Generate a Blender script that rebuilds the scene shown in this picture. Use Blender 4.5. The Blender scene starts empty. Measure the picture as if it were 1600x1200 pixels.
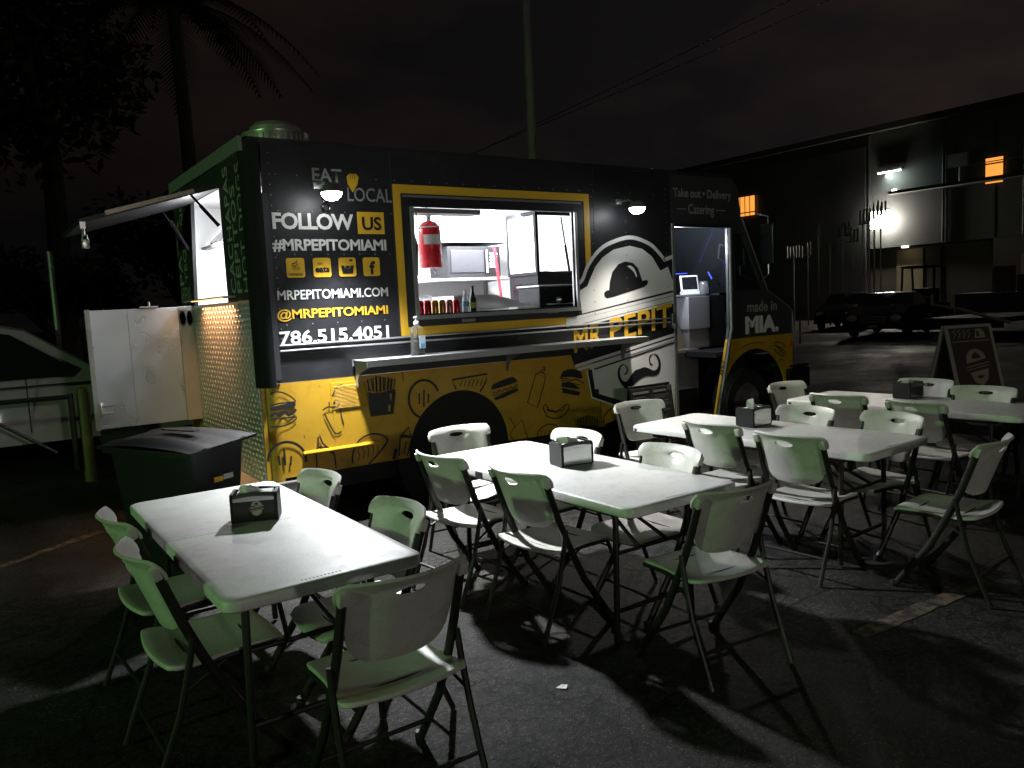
import bpy, bmesh, math, random
from mathutils import Vector, Matrix
from mathutils.geometry import delaunay_2d_cdt
random.seed(7)
S = bpy.context.scene
COL = S.collection
PI = math.pi

# ------------------------------------------------------------------ camera
CAMZ = 1.681
FW = Vector((0.5666, 0.81769, -0.10172)); RT = Vector((0.8182, -0.57293, -0.04806)); UP = Vector((0.09758, 0.056, 0.99365))
CAM = Vector((0.0, -5.75, CAMZ)); FPX = 1227.9
cd = bpy.data.cameras.new('camera'); cam = bpy.data.objects.new('camera', cd); COL.objects.link(cam)
cam.matrix_world = Matrix(((RT.x, UP.x, -FW.x, CAM.x), (RT.y, UP.y, -FW.y, CAM.y), (RT.z, UP.z, -FW.z, CAM.z), (0, 0, 0, 1)))
cd.sensor_width = 36.0; cd.lens = 36.0 * FPX / 1600.0; cd.clip_start = 0.05; cd.clip_end = 1500
S.camera = cam

# ------------------------------------------------------------------ night sky
w = bpy.data.worlds.new("World"); S.world = w; w.use_nodes = True
nt = w.node_tree; nt.nodes.clear()
wo = nt.nodes.new('ShaderNodeOutputWorld')
sky = nt.nodes.new('ShaderNodeTexSky'); sky.sky_type = 'NISHITA'; sky.sun_disc = False
sky.sun_elevation = math.radians(-8); sky.sun_rotation = math.radians(200)
b1 = nt.nodes.new('ShaderNodeBackground'); b1.inputs[1].default_value = 0.05
nt.links.new(sky.outputs[0], b1.inputs[0])
tc = nt.nodes.new('ShaderNodeTexCoord'); nz = nt.nodes.new('ShaderNodeTexNoise')
nz.inputs['Scale'].default_value = 2.2; nz.inputs['Detail'].default_value = 5; nz.inputs['Roughness'].default_value = 0.5
mp = nt.nodes.new('ShaderNodeMapping'); mp.inputs['Scale'].default_value = (1, 1, 2.4)
nt.links.new(tc.outputs['Generated'], mp.inputs[0]); nt.links.new(mp.outputs[0], nz.inputs['Vector'])
cr = nt.nodes.new('ShaderNodeValToRGB')                 # city glow on low cloud
cr.color_ramp.elements[0].position = 0.38; cr.color_ramp.elements[0].color = (0.0052, 0.0046, 0.0050, 1)
cr.color_ramp.elements[1].position = 0.70; cr.color_ramp.elements[1].color = (0.0200, 0.0128, 0.0105, 1)
nt.links.new(nz.outputs[0], cr.inputs[0])
b2 = nt.nodes.new('ShaderNodeBackground'); b2.inputs[1].default_value = 1.0
sx = nt.nodes.new('ShaderNodeSeparateXYZ'); nt.links.new(tc.outputs['Generated'], sx.inputs[0])
gm = nt.nodes.new('ShaderNodeMapRange'); gm.inputs[1].default_value = .15; gm.inputs[2].default_value = .9; gm.inputs[3].default_value = .38; gm.inputs[4].default_value = 1.3
nt.links.new(sx.outputs[0], gm.inputs[0]); gx = nt.nodes.new('ShaderNodeVectorMath'); gx.operation = 'SCALE'
nt.links.new(cr.outputs[0], gx.inputs[0]); nt.links.new(gm.outputs[0], gx.inputs['Scale']); nt.links.new(gx.outputs[0], b2.inputs[0])
ad = nt.nodes.new('ShaderNodeAddShader'); nt.links.new(b1.outputs[0], ad.inputs[0]); nt.links.new(b2.outputs[0], ad.inputs[1])
nt.links.new(ad.outputs[0], wo.inputs[0])
S.view_settings.view_transform = 'Standard'; S.view_settings.look = 'None'
S.view_settings.exposure = 0; S.view_settings.gamma = 1; S.view_settings.use_curve_mapping = False
S.cycles.use_denoising = True
S.cycles.sample_clamp_indirect = 4.0
S.cycles.max_bounces = 7; S.cycles.caustics_reflective = False; S.cycles.caustics_refractive = False

def lamp(name, kind, loc, power, color=(1, 1, 1), size=0.05, aim=None, angle=None, blend=0.5, sy=None):
    l = bpy.data.lights.new(name, kind); l.energy = power; l.color = color
    if kind == 'AREA':
        l.size = size
        if sy: l.shape = 'RECTANGLE'; l.size_y = sy
    else: l.shadow_soft_size = size
    if kind == 'SPOT': l.spot_size = math.radians(angle); l.spot_blend = blend
    o = bpy.data.objects.new(name, l); COL.objects.link(o); o.location = loc
    if aim is not None:
        o.rotation_euler = (Vector(aim) - Vector(loc)).to_track_quat('-Z', 'Y').to_euler()
    return o

L1 = (2.29, -0.27, 2.53); L2 = (5.33, -0.27, 2.51)
GREEN = (-9.5, -3.0, 3.1); ASSUMED_FILL = (0.5, -14.0, 3.0); AMBER = (1.665, 1.00, 1.828); WALLPACK = (37.45, 15.9, 4.86)
lamp('truck_floodlight_rear', 'SPOT', (L1[0], L1[1], L1[2]-.09), 1280, (0.93, 0.96, 1.0), 0.06, (L1[0]+.09, L1[1]-0.36, 1.53), 106, 1.0)
lamp('truck_floodlight_front', 'SPOT', (L2[0], L2[1], L2[2]-.09), 300, (1.0, 0.95, 0.88), 0.06, (L2[0]-.1, L2[1]-0.33, 1.53), 106, 1.0)
lamp('assumed_green_light', 'SPOT', GREEN, 950, (0.46, 1.0, 0.36), 0.15, (2.2, -0.3, 1.0), 78, 0.7)  # assumed green source off to the left, not itself in view
lamp('assumed_fill_light', 'POINT', ASSUMED_FILL, 540, (1.0, 0.96, 0.86), 0.2)  # assumed warm fill on the camera-facing surfaces, its source is unseen
lamp('added_amber_light', 'AREA', AMBER, 13, (1.0, 0.46, 0.18), .95, (1.74, 1.00, 1.3), sy=.02).data.spread = math.radians(110)  # added amber light without a real fixture, tints the tread plate copper
lamp('awning_lamp', 'POINT', (1.86, 1.45, 2.28), 16, (0.95, 0.97, 1.0), 0.05)
lamp('wall_pack_lamp', 'POINT', WALLPACK, 5200, (1.0, 0.86, 0.70), 0.12)
lamp('kitchen_ceiling_lamp', 'AREA', (3.9, 1.15, 2.62), 520, (0.92, 0.95, 1.0), 2.6, (3.9, 1.95, 1.75), sy=0.12)
lamp('hood_lamp', 'AREA', (2.35, 1.0, 2.64), 90, (0.97, 0.98, 1.0), 0.3, (2.35, 1.0, 0), sy=0.6)
lamp('cab_lamp', 'POINT', (6.50, 0.40, 2.25), 62, (0.85, 0.90, 1.0), 0.05)

# ------------------------------------------------------------------ materials
MATS = {}
def mat(name, color, rough=0.5, metal=0.0, var=0.12, vscale=6.0, bump=0.0, bscale=40.0, emit=0.0, coat=0.0, rvar=0.1, trans=0.0, spec=0.5, ecol=None):
    if name in MATS: return MATS[name]
    m = bpy.data.materials.new(name); m.use_nodes = True; n = m.node_tree
    p = n.nodes['Principled BSDF']
    p.inputs['Metallic'].default_value = metal; p.inputs['Roughness'].default_value = rough
    p.inputs['Specular IOR Level'].default_value = spec
    p.inputs['Coat Weight'].default_value = coat; p.inputs['Transmission Weight'].default_value = trans
    t = n.nodes.new('ShaderNodeTexCoord'); no = n.nodes.new('ShaderNodeTexNoise')
    no.inputs['Scale'].default_value = vscale; no.inputs['Detail'].default_value = 6
    n.links.new(t.outputs['Object'], no.inputs['Vector'])
    mx = n.nodes.new('ShaderNodeMix'); mx.data_type = 'RGBA'
    c = color
    mx.inputs['A'].default_value = (c[0]*(1-var), c[1]*(1-var), c[2]*(1-var), 1)
    mx.inputs['B'].default_value = (min(1, c[0]*(1+var)), min(1, c[1]*(1+var)), min(1, c[2]*(1+var)), 1)
    n.links.new(no.outputs[0], mx.inputs['Factor']); n.links.new(mx.outputs['Result'], p.inputs['Base Color'])
    if rvar:
        mr = n.nodes.new('ShaderNodeMapRange'); mr.inputs[3].default_value = max(0.02, rough-rvar); mr.inputs[4].default_value = min(1, rough+rvar)
        n2 = n.nodes.new('ShaderNodeTexNoise'); n2.inputs['Scale'].default_value = vscale*2.7; n2.inputs['Detail'].default_value = 4
        n.links.new(t.outputs['Object'], n2.inputs['Vector']); n.links.new(n2.outputs[0], mr.inputs[0]); n.links.new(mr.outputs[0], p.inputs['Roughness'])
    if bump:
        bn = n.nodes.new('ShaderNodeBump'); bn.inputs['Strength'].default_value = bump; bn.inputs['Distance'].default_value = 0.01
        n3 = n.nodes.new('ShaderNodeTexNoise'); n3.inputs['Scale'].default_value = bscale; n3.inputs['Detail'].default_value = 5
        n.links.new(t.outputs['Object'], n3.inputs['Vector']); n.links.new(n3.outputs[0], bn.inputs['Height']); n.links.new(bn.outputs[0], p.inputs['Normal'])
    if emit:
        p.inputs['Emission Color'].default_value = (*(ecol or color), 1); p.inputs['Emission Strength'].default_value = emit
    if name in ('chair_plastic', 'table_plastic', 'yellow_vinyl', 'black_vinyl'):
        n4 = n.nodes.new('ShaderNodeTexNoise'); n4.inputs['Scale'].default_value = 17 if 'vinyl' not in name else 5; n4.inputs['Detail'].default_value = 9; n4.inputs['Roughness'].default_value = .72; n4.inputs['Distortion'].default_value = 1.2
        n.links.new(t.outputs['Object'], n4.inputs['Vector'])
        r4 = n.nodes.new('ShaderNodeValToRGB'); r4.color_ramp.elements[0].position = .50; r4.color_ramp.elements[0].color = (1, 1, 1, 1)
        k = .74 if name != 'black_vinyl' else 1.9
        r4.color_ramp.elements[1].position = .72; r4.color_ramp.elements[1].color = (k, k, k*.97, 1)
        n.links.new(n4.outputs[0], r4.inputs[0]); m4 = n.nodes.new('ShaderNodeMix'); m4.data_type = 'RGBA'; m4.blend_type = 'MULTIPLY'; m4.inputs['Factor'].default_value = 1
        n.links.new(mx.outputs['Result'], m4.inputs['A']); n.links.new(r4.outputs[0], m4.inputs['B']); n.links.new(m4.outputs['Result'], p.inputs['Base Color'])
    MATS[name] = m; return m

def asphalt():
    m = bpy.data.materials.new('asphalt'); m.use_nodes = True; n = m.node_tree; p = n.nodes['Principled BSDF']
    t = n.nodes.new('ShaderNodeTexCoord')
    def noise(sc, det=6, rough=0.6):
        x = n.nodes.new('ShaderNodeTexNoise'); x.inputs['Scale'].default_value = sc; x.inputs['Detail'].default_value = det; x.inputs['Roughness'].default_value = rough
        n.links.new(t.outputs['Object'], x.inputs['Vector']); return x
    big = noise(0.35, 5); mid = noise(2.2, 8, .7); fine = noise(120, 3, .7); grit = noise(38, 6, .75)
    r1 = n.nodes.new('ShaderNodeValToRGB')
    r1.color_ramp.elements[0].position = .3; r1.color_ramp.elements[0].color = (.0045, .0045, .005, 1)
    r1.color_ramp.elements[1].position = .7; r1.color_ramp.elements[1].color = (.026, .025, .023, 1)
    n.links.new(mid.outputs[0], r1.inputs[0])
    mg = n.nodes.new('ShaderNodeMix'); mg.data_type = 'RGBA'; mg.blend_type = 'MULTIPLY'; mg.inputs['Factor'].default_value = .8
    r2 = n.nodes.new('ShaderNodeValToRGB'); r2.color_ramp.elements[0].position = .35; r2.color_ramp.elements[0].color = (.35, .35, .35, 1)
    r2.color_ramp.elements[1].position = .68; r2.color_ramp.elements[1].color = (3.2, 3.1, 2.9, 1)
    n.links.new(grit.outputs[0], r2.inputs[0]); n.links.new(r1.outputs[0], mg.inputs['A']); n.links.new(r2.outputs[0], mg.inputs['B'])
    # cracks: distorted voronoi cell edges
    vo = n.nodes.new('ShaderNodeTexVoronoi'); vo.feature = 'DISTANCE_TO_EDGE'; vo.inputs['Scale'].default_value = 2.3
    mxv = n.nodes.new('ShaderNodeMixRGB'); mxv.inputs[0].default_value = .18
    n.links.new(t.outputs['Object'], mxv.inputs[1]); n.links.new(mid.outputs['Color'], mxv.inputs[2]); n.links.new(mxv.outputs[0], vo.inputs['Vector'])
    rc = n.nodes.new('ShaderNodeValToRGB'); rc.color_ramp.elements[0].position = .0; rc.color_ramp.elements[0].color = (0, 0, 0, 1)
    rc.color_ramp.elements[1].position = .03; rc.color_ramp.elements[1].color = (1, 1, 1, 1)
    n.links.new(vo.outputs['Distance'], rc.inputs[0])
    rb = n.nodes.new('ShaderNodeValToRGB'); rb.color_ramp.elements[0].position = .47; rb.color_ramp.elements[0].color = (1, 1, 1, 1)
    rb.color_ramp.elements[1].position = .55; rb.color_ramp.elements[1].color = (0, 0, 0, 1); n.links.new(big.outputs[0], rb.inputs[0])
    ck = n.nodes.new('ShaderNodeMath'); ck.operation = 'MAXIMUM'; n.links.new(rc.outputs[0], ck.inputs[0]); n.links.new(rb.outputs[0], ck.inputs[1])
    mc = n.nodes.new('ShaderNodeMix'); mc.data_type = 'RGBA'; mc.blend_type = 'MULTIPLY'; mc.inputs['Factor'].default_value = .5
    n.links.new(mg.outputs['Result'], mc.inputs['A']); n.links.new(ck.outputs[0], mc.inputs['B'])
    v2 = n.nodes.new('ShaderNodeTexVoronoi'); v2.feature = 'DISTANCE_TO_EDGE'; v2.inputs['Scale'].default_value = 11
    n.links.new(mxv.outputs[0], v2.inputs['Vector'])
    c2 = n.nodes.new('ShaderNodeValToRGB'); c2.color_ramp.elements[0].color = (.12, .12, .12, 1); c2.color_ramp.elements[1].position = .09; c2.color_ramp.elements[1].color = (1, 1, 1, 1)
    n.links.new(v2.outputs['Distance'], c2.inputs[0])
    pm = n.nodes.new('ShaderNodeValToRGB'); pm.color_ramp.elements[0].position = .46; pm.color_ramp.elements[1].position = .58
    pn = noise(.8, 5, .6); n.links.new(pn.outputs[0], pm.inputs[0])
    m2 = n.nodes.new('ShaderNodeMix'); m2.data_type = 'RGBA'; m2.blend_type = 'MULTIPLY'; n.links.new(pm.outputs[0], m2.inputs['Factor'])
    n.links.new(mc.outputs['Result'], m2.inputs['A']); n.links.new(c2.outputs[0], m2.inputs['B'])
    v3 = n.nodes.new('ShaderNodeTexVoronoi'); v3.inputs['Scale'].default_value = 70; n.links.new(t.outputs['Object'], v3.inputs['Vector'])
    c3 = n.nodes.new('ShaderNodeValToRGB'); c3.color_ramp.elements[0].position = .14; c3.color_ramp.elements[0].color = (4.5, 4.4, 4.1, 1); c3.color_ramp.elements[1].position = .3; c3.color_ramp.elements[1].color = (.8, .8, .8, 1)
    n.links.new(v3.outputs['Distance'], c3.inputs[0])
    m3 = n.nodes.new('ShaderNodeMix'); m3.data_type = 'RGBA'; m3.blend_type = 'MULTIPLY'; m3.inputs['Factor'].default_value = .8
    n.links.new(m2.outputs['Result'], m3.inputs['A']); n.links.new(c3.outputs[0], m3.inputs['B'])
    n.links.new(m3.outputs['Result'], p.inputs['Base Color'])
    rr = n.nodes.new('ShaderNodeMapRange'); rr.inputs[1].default_value = .35; rr.inputs[2].default_value = .65; rr.inputs[3].default_value = .45; rr.inputs[4].default_value = .85
    n.links.new(big.outputs[0], rr.inputs[0]); n.links.new(rr.outputs[0], p.inputs['Roughness'])
    h1 = n.nodes.new('ShaderNodeMath'); h1.operation = 'MULTIPLY_ADD'; h1.inputs[1].default_value = .5
    n.links.new(fine.outputs[0], h1.inputs[0]); n.links.new(grit.outputs[0], h1.inputs[2])
    h2 = n.nodes.new('ShaderNodeMath'); h2.operation = 'MULTIPLY_ADD'; h2.inputs[1].default_value = .4
    n.links.new(ck.outputs[0], h2.inputs[0]); n.links.new(h1.outputs[0], h2.inputs[2])
    bn = n.nodes.new('ShaderNodeBump'); bn.inputs['Strength'].default_value = .9; bn.inputs['Distance'].default_value = .012
    n.links.new(h2.outputs[0], bn.inputs['Height']); n.links.new(bn.outputs[0], p.inputs['Normal'])
    p.inputs['Specular IOR Level'].default_value = .18
    return m

M_ASPH = asphalt()
M_BLACK = mat('black_vinyl', (.013, .013, .016), .45, var=.3, vscale=3, bump=.25, bscale=2.2)
M_YEL = mat('yellow_vinyl', (.50, .285, .018), .42, var=.07, vscale=4, bump=.25, bscale=2.2, coat=.1)
M_GOLD = mat('yellow_print', (.72, .42, .03), .45, var=.05)
M_WHITE = mat('white_vinyl', (.74, .74, .72), .42, var=.04, vscale=3, bump=.04, bscale=6)
M_WPRINT = mat('white_print', (.72, .72, .70), .45, var=.05)
M_GREYP = mat('grey_print', (.30, .30, .30), .5, var=.12)
M_BPRINT = mat('black_print', (.012, .012, .014), .45, var=.2)
M_CHAIR = mat('chair_plastic', (.56, .56, .51), .42, var=.12, vscale=7, bump=.08, bscale=220)
M_TABLE = mat('table_plastic', (.60, .60, .57), .42, var=.16, vscale=3.2, rvar=.16, bump=.12, bscale=160)
M_TUBE = mat('bronze_tube', (.020, .018, .016), .42, var=.25, vscale=20, spec=.28)
M_DOOR = mat('brushed_door_steel', (.52, .56, .62), .30, metal=.90, var=.10, vscale=1.6, rvar=.14)
M_STEEL = mat('stainless', (.52, .53, .54), .34, metal=.72, var=.06, vscale=5, bump=.02, bscale=8)
M_STEELD = mat('dull_steel', (.30, .30, .30), .45, metal=.6, var=.12, vscale=9)
M_ALU = mat('aluminium', (.70, .70, .71), .33, metal=.9, var=.05)
M_TREAD = mat('tread_plate', (.60, .60, .62), .36, metal=.80, var=.10, vscale=8)
M_BP = mat('black_plastic', (.011, .011, .012), .55, spec=.3, var=.2, bump=.1, bscale=120)
M_BPG = mat('black_gloss', (.010, .010, .011), .15, var=.2)
M_RUB = mat('rubber', (.018, .018, .018), .75, var=.3, vscale=15, bump=.3, bscale=60)
M_GLASS = mat('dark_glass', (.012, .014, .016), .06, var=.1, rvar=.02)
M_INW = mat('kitchen_white', (.80, .80, .80), .45, var=.03)
M_LED = mat('led_panel', (1, 1, 1), .5, emit=30, ecol=(.95, .97, 1), rvar=0)
M_TUBEL = mat('kitchen_tube', (1, 1, 1), .5, emit=9, ecol=(.95, .97, 1), rvar=0)
M_COOL = mat('lit_cooler_glass', (.85, .9, .95), .2, emit=1.6, ecol=(.9, .96, 1), rvar=0)
M_RED = mat('red_paint', (.55, .012, .02), .28, var=.1)
M_BINP = mat('bin_plastic', (.009, .011, .012), .55, var=.2, bump=.15, bscale=90, spec=.3)
M_PAPER = mat('paper', (.78, .78, .76), .8, var=.04)

# ------------------------------------------------------------------ builders
def mesh_obj(name, verts, faces, m, parent=None, smooth=False, loc=(0, 0, 0), rz=0.0):
    me = bpy.data.meshes.new(name); me.from_pydata([tuple(v) for v in verts], [], faces); me.update()
    return link_mesh(name, me, m, parent, smooth, loc, rz)
def link_mesh(name, me, m, parent=None, smooth=False, loc=(0, 0, 0), rz=0.0):
    if m and not me.materials: me.materials.append(m)
    if smooth:
        for p in me.polygons: p.use_smooth = True
    o = bpy.data.objects.new(name, me); COL.objects.link(o)
    o.location = loc; o.rotation_euler = (0, 0, rz)
    if parent is not None:
        o.parent = parent
        if parent.get('worldspace') and loc == (0, 0, 0): o.location = -Vector(parent['worldspace'])
    return o
def thing(name, label, cat, loc=(0, 0, 0), rz=0.0, group=None, world=False):
    o = bpy.data.objects.new(name, None); COL.objects.link(o); o.location = loc; o.rotation_euler = (0, 0, rz)
    o.empty_display_size = .2
    o['label'] = label; o['category'] = cat
    if group: o['group'] = group
    if world: o['worldspace'] = list(loc)       # its parts are modelled in place
    return o
def tag(o, label=None, cat=None, group=None, kind=None):
    if label: o['label'] = label
    if cat: o['category'] = cat
    if group: o['group'] = group
    if kind: o['kind'] = kind
    return o

class MB:
    def __init__(s): s.v = []; s.f = []
    def add(s, vs, fs):
        k = len(s.v); s.v += [tuple(v) for v in vs]; s.f += [tuple(i+k for i in f) for f in fs]; return s
    def box(s, x0, y0, z0, x1, y1, z1, b=0.0, M=None):
        if b <= 0:
            vs = [(x0, y0, z0), (x1, y0, z0), (x1, y1, z0), (x0, y1, z0), (x0, y0, z1), (x1, y0, z1), (x1, y1, z1), (x0, y1, z1)]
            fs = [(0, 3, 2, 1), (4, 5, 6, 7), (0, 1, 5, 4), (1, 2, 6, 5), (2, 3, 7, 6), (3, 0, 4, 7)]
        else:
            bm = bmesh.new(); bmesh.ops.create_cube(bm, size=1)
            for v in bm.verts: v.co = Vector(((x0+x1)/2+v.co.x*(x1-x0), (y0+y1)/2+v.co.y*(y1-y0), (z0+z1)/2+v.co.z*(z1-z0)))
            bmesh.ops.bevel(bm, geom=list(bm.edges), offset=b, segments=2, affect='EDGES', profile=.6)
            bm.verts.index_update(); vs = [v.co.copy() for v in bm.verts]; fs = [tuple(v.index for v in f.verts) for f in bm.faces]; bm.free()
        if M is not None: vs = [M @ Vector(v) for v in vs]
        return s.add(vs, fs)
    def tube(s, pts, r, seg=8, r2=None, flat=1.0, cap=True):
        pts = [Vector(p) for p in pts]; n = len(pts); vs = []; fs = []
        t0 = (pts[1]-pts[0]).normalized(); a = t0.orthogonal().normalized()
        if abs(t0.z) < .95: a = Vector((0, 0, 1)).cross(t0).normalized()
        else: a = Vector((1, 0, 0)) if abs(t0.x) < .9 else a
        for i, p in enumerate(pts):
            if i == 0: t = pts[1]-p
            elif i == n-1: t = p-pts[i-1]
            else: t = (pts[i+1]-p).normalized()+(p-pts[i-1]).normalized()
            t.normalize(); a = (a-t*a.dot(t)).normalized(); b = t.cross(a)
            rr = r if r2 is None else r+(r2-r)*i/(n-1)
            for j in range(seg):
                th = 2*PI*j/seg; vs.append(p+a*(rr*flat*math.cos(th))+b*(rr*math.sin(th)))
        for i in range(n-1):
            for j in range(seg):
                j2 = (j+1) % seg; fs.append((i*seg+j, i*seg+j2, (i+1)*seg+j2, (i+1)*seg+j))
        if cap: fs.append(tuple(range(seg-1, -1, -1))); fs.append(tuple((n-1)*seg+j for j in range(seg)))
        return s.add(vs, fs)
    def lathe(s, prof, c=(0, 0, 0), seg=20, axis='z', sx=1.0, sy=1.0):
        vs = []; fs = []; n = len(prof)
        for (r, z) in prof:
            for j in range(seg):
                th = 2*PI*j/seg; x, y = r*math.cos(th)*sx, r*math.sin(th)*sy
                if axis == 'z': p = (x, y, z)
                elif axis == 'y': p = (x, z, y)
                else: p = (z, x, y)
                vs.append((c[0]+p[0], c[1]+p[1], c[2]+p[2]))
        for i in range(n-1):
            for j in range(seg):
                j2 = (j+1) % seg; fs.append((i*seg+j, i*seg+j2, (i+1)*seg+j2, (i+1)*seg+j))
        fs.append(tuple(range(seg))[::-1]); fs.append(tuple((n-1)*seg+j for j in range(seg)))
        return s.add(vs, fs)
    def build(s, name, m, parent=None, smooth=False, loc=(0, 0, 0), rz=0.0, fix=True):
        me = bpy.data.meshes.new(name); me.from_pydata(s.v, [], s.f); me.update()
        if fix:
            bm = bmesh.new(); bm.from_mesh(me); bmesh.ops.recalc_face_normals(bm, faces=bm.faces); bm.to_mesh(me); bm.free()
        if smooth: 
            for p in me.polygons: p.use_smooth = True
            try: me.set_sharp_from_angle(angle=math.radians(38))
            except Exception: pass
        return link_mesh(name, me, m, parent, False, loc, rz)

def inside(pt, poly):
    x, y = pt; c = False; n = len(poly)
    for i in range(n):
        x1, y1 = poly[i]; x2, y2 = poly[(i+1) % n]
        if (y1 > y) != (y2 > y) and x < (x2-x1)*(y-y1)/(y2-y1)+x1: c = not c
    return c
def fill(loops):
    """even-odd filled 2D region: verts, triangles"""
    vs = []; es = []
    for lp in loops:
        k = len(vs); n = len(lp); vs += [Vector(p) for p in lp]; es += [(k+i, k+(i+1) % n) for i in range(n)]
    r = delaunay_2d_cdt(vs, es, [], 0, 1e-5)
    V = r[0]; T = []
    for f in r[2]:
        if len(f) < 3: continue
        c = sum((V[i] for i in f), Vector((0, 0)))/len(f)
        if sum(inside(c, lp) for lp in loops) % 2: T.append(tuple(f))
    return [tuple(v) for v in V], T
def plate2d(mb, loops, to3, t=0.0, n=Vector((0, -1, 0))):
    """filled region mapped by to3; with thickness t extruded along -n (back)"""
    V, T = fill(loops); P = [Vector(to3(*v)) for v in V]
    if t == 0: mb.add(P, T); return mb
    k = len(P); fs = [tuple(f) for f in T]+[tuple(i+k for i in reversed(f)) for f in T]
    ec = {}
    for f in T:
        for a, b in zip(f, f[1:]+f[:1]): ec[(a, b)] = 1
    for (a, b) in ec:
        if (b, a) not in ec: fs.append((a, b, b+k, a+k))
    mb.add(P+[p-n*t for p in P], fs); return mb
def stroke(mb, pts, wd, to3, closed=False):
    """ribbon along a 2D polyline (mapped first)"""
    P = [Vector(to3(*p)) for p in pts]
    if closed: P.append(P[0])
    nrm = Vector(to3.n)
    L = []; R = []
    for i, p in enumerate(P):
        a = P[i-1] if i > 0 else (P[-2] if closed else P[i]); b = P[i+1] if i < len(P)-1 else (P[1] if closed else P[i])
        d = (b-a); d = d.normalized() if d.length > 1e-9 else Vector((1, 0, 0)); s = nrm.cross(d).normalized()*(wd/2)
        L.append(p+s); R.append(p-s)
    n = len(P); mb.add(L+R, [(i, i+1, n+i+1, n+i) for i in range(n-1)]); return mb
class Map:
    def __init__(s, f, n): s.f = f; s.n = n
    def __call__(s, u, v): return s.f(u, v)
def arc(cx, cy, rx, ry, a0, a1, n=24): return [(cx+rx*math.cos(math.radians(a0+(a1-a0)*i/n)), cy+ry*math.sin(math.radians(a0+(a1-a0)*i/n))) for i in range(n+1)]
def smooth_line(pts, n=6):
    out = []
    P = [pts[0]]+list(pts)+[pts[-1]]
    for i in range(1, len(P)-2):
        for k in range(n):
            t = k/n; q = []
            for c in (0, 1):
                a, b, d, e = P[i-1][c], P[i][c], P[i+1][c], P[i+2][c]
                q.append(.5*((2*b)+(-a+d)*t+(2*a-5*b+4*d-e)*t*t+(-a+3*b-3*d+e)*t**3))
            out.append(tuple(q))
    out.append(tuple(pts[-1])); return out
def rrect(x0, y0, x1, y1, r, n=5):
    p = []
    for cx, cy, a in ((x1-r, y1-r, 0), (x0+r, y1-r, 90), (x0+r, y0+r, 180), (x1-r, y0+r, 270)):
        p += arc(cx, cy, r, r, a, a+90, n)
    return p
def world_at(u, v, Y=0.0):
    """the point of the upright plane y = Y that is seen at photograph pixel u, v"""
    d = FW+RT*((u-800)/FPX)-UP*((v-600)/FPX); t = (Y-CAM.y)/d.y; return CAM+d*t
def side(off=0.0):
    def f(u, v):
        p = world_at(u, v, 0.0); return Vector((p.x, -off, p.z))
    return Map(f, (0, -1, 0))
def crop(ox, oy, sc, off):
    g = side(off); return Map(lambda x, y: g(ox+x/sc, oy+y/sc), (0, -1, 0))
def xz(off=0.0): return Map(lambda x, z: Vector((x, -off, z)), (0, -1, 0))

def lettering(name, body, P0, U, V, wd, ht, m, parent, bold=0.0, sx=0.0, thick=.0015, join=None):
    """flat letters whose box has its lower left corner at P0, spanning U*wd, V*ht"""
    cu = bpy.data.curves.new(name, 'FONT'); cu.body = body; cu.size = 1.0; cu.offset = bold; cu.resolution_u = 3; cu.space_character = 1.0+sx
    ob = bpy.data.objects.new(name, cu); COL.objects.link(ob)
    dg = bpy.context.evaluated_depsgraph_get(); me = bpy.data.meshes.new_from_object(ob.evaluated_get(dg))
    bpy.data.objects.remove(ob)
    xs = [v.co.x for v in me.vertices]; ys = [v.co.y for v in me.vertices]
    x0, x1, y0, y1 = min(xs), max(xs), min(ys), max(ys)
    P0, U, V = Vector(P0), Vector(U), Vector(V)
    for v in me.vertices: v.co = P0+U*((v.co.x-x0)/(x1-x0)*wd)+V*((v.co.y-y0)/(y1-y0)*ht)
    me.materials.clear()
    if join is not None:
        join.add([v.co for v in me.vertices], [tuple(p.vertices) for p in me.polygons]); return None
    return link_mesh(name, me, m, parent)

# ------------------------------------------------------------------ the setting
g = mesh_obj('asphalt_ground', [(-150, -120, 0), (260, -120, 0), (260, 260, 0), (-150, 260, 0)], [(0, 1, 2, 3)], M_ASPH); g['kind'] = 'structure'
vg = mat('bare_soil', (.012, .013, .009), .95, var=.5, vscale=1.5, bump=1, bscale=20)
mb = MB(); n = 40
vv = [(-40+i*1.0, 2.15+.05*math.sin(i*1.7)+.03*math.sin(i*.6), .004) for i in range(n+1)]+[(-40+i*1.0, 60, .004) for i in range(n+1)]
o = mesh_obj('soil_verge', vv, [(i, i+1, n+2+i, n+1+i) for i in range(n)], vg); o['kind'] = 'structure'
M_LINE = mat('worn_line_paint', (.085, .055, .028), .8, var=.7, vscale=14, bump=.6, bscale=60)
_n = M_LINE.node_tree.nodes
for q in _n:
    if q.type == 'MIX': q.inputs['A'].default_value = (.008, .008, .008, 1); q.inputs['B'].default_value = (.10, .066, .036, 1)
_cr = _n.new('ShaderNodeValToRGB'); _cr.color_ramp.elements[0].position = .42; _cr.color_ramp.elements[1].position = .58
_tx = [q for q in _n if q.type == 'TEX_NOISE'][0]; _mx = [q for q in _n if q.type == 'MIX'][0]
M_LINE.node_tree.links.new(_tx.outputs[0], _cr.inputs[0]); M_LINE.node_tree.links.new(_cr.outputs[0], _mx.inputs['Factor'])
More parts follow.
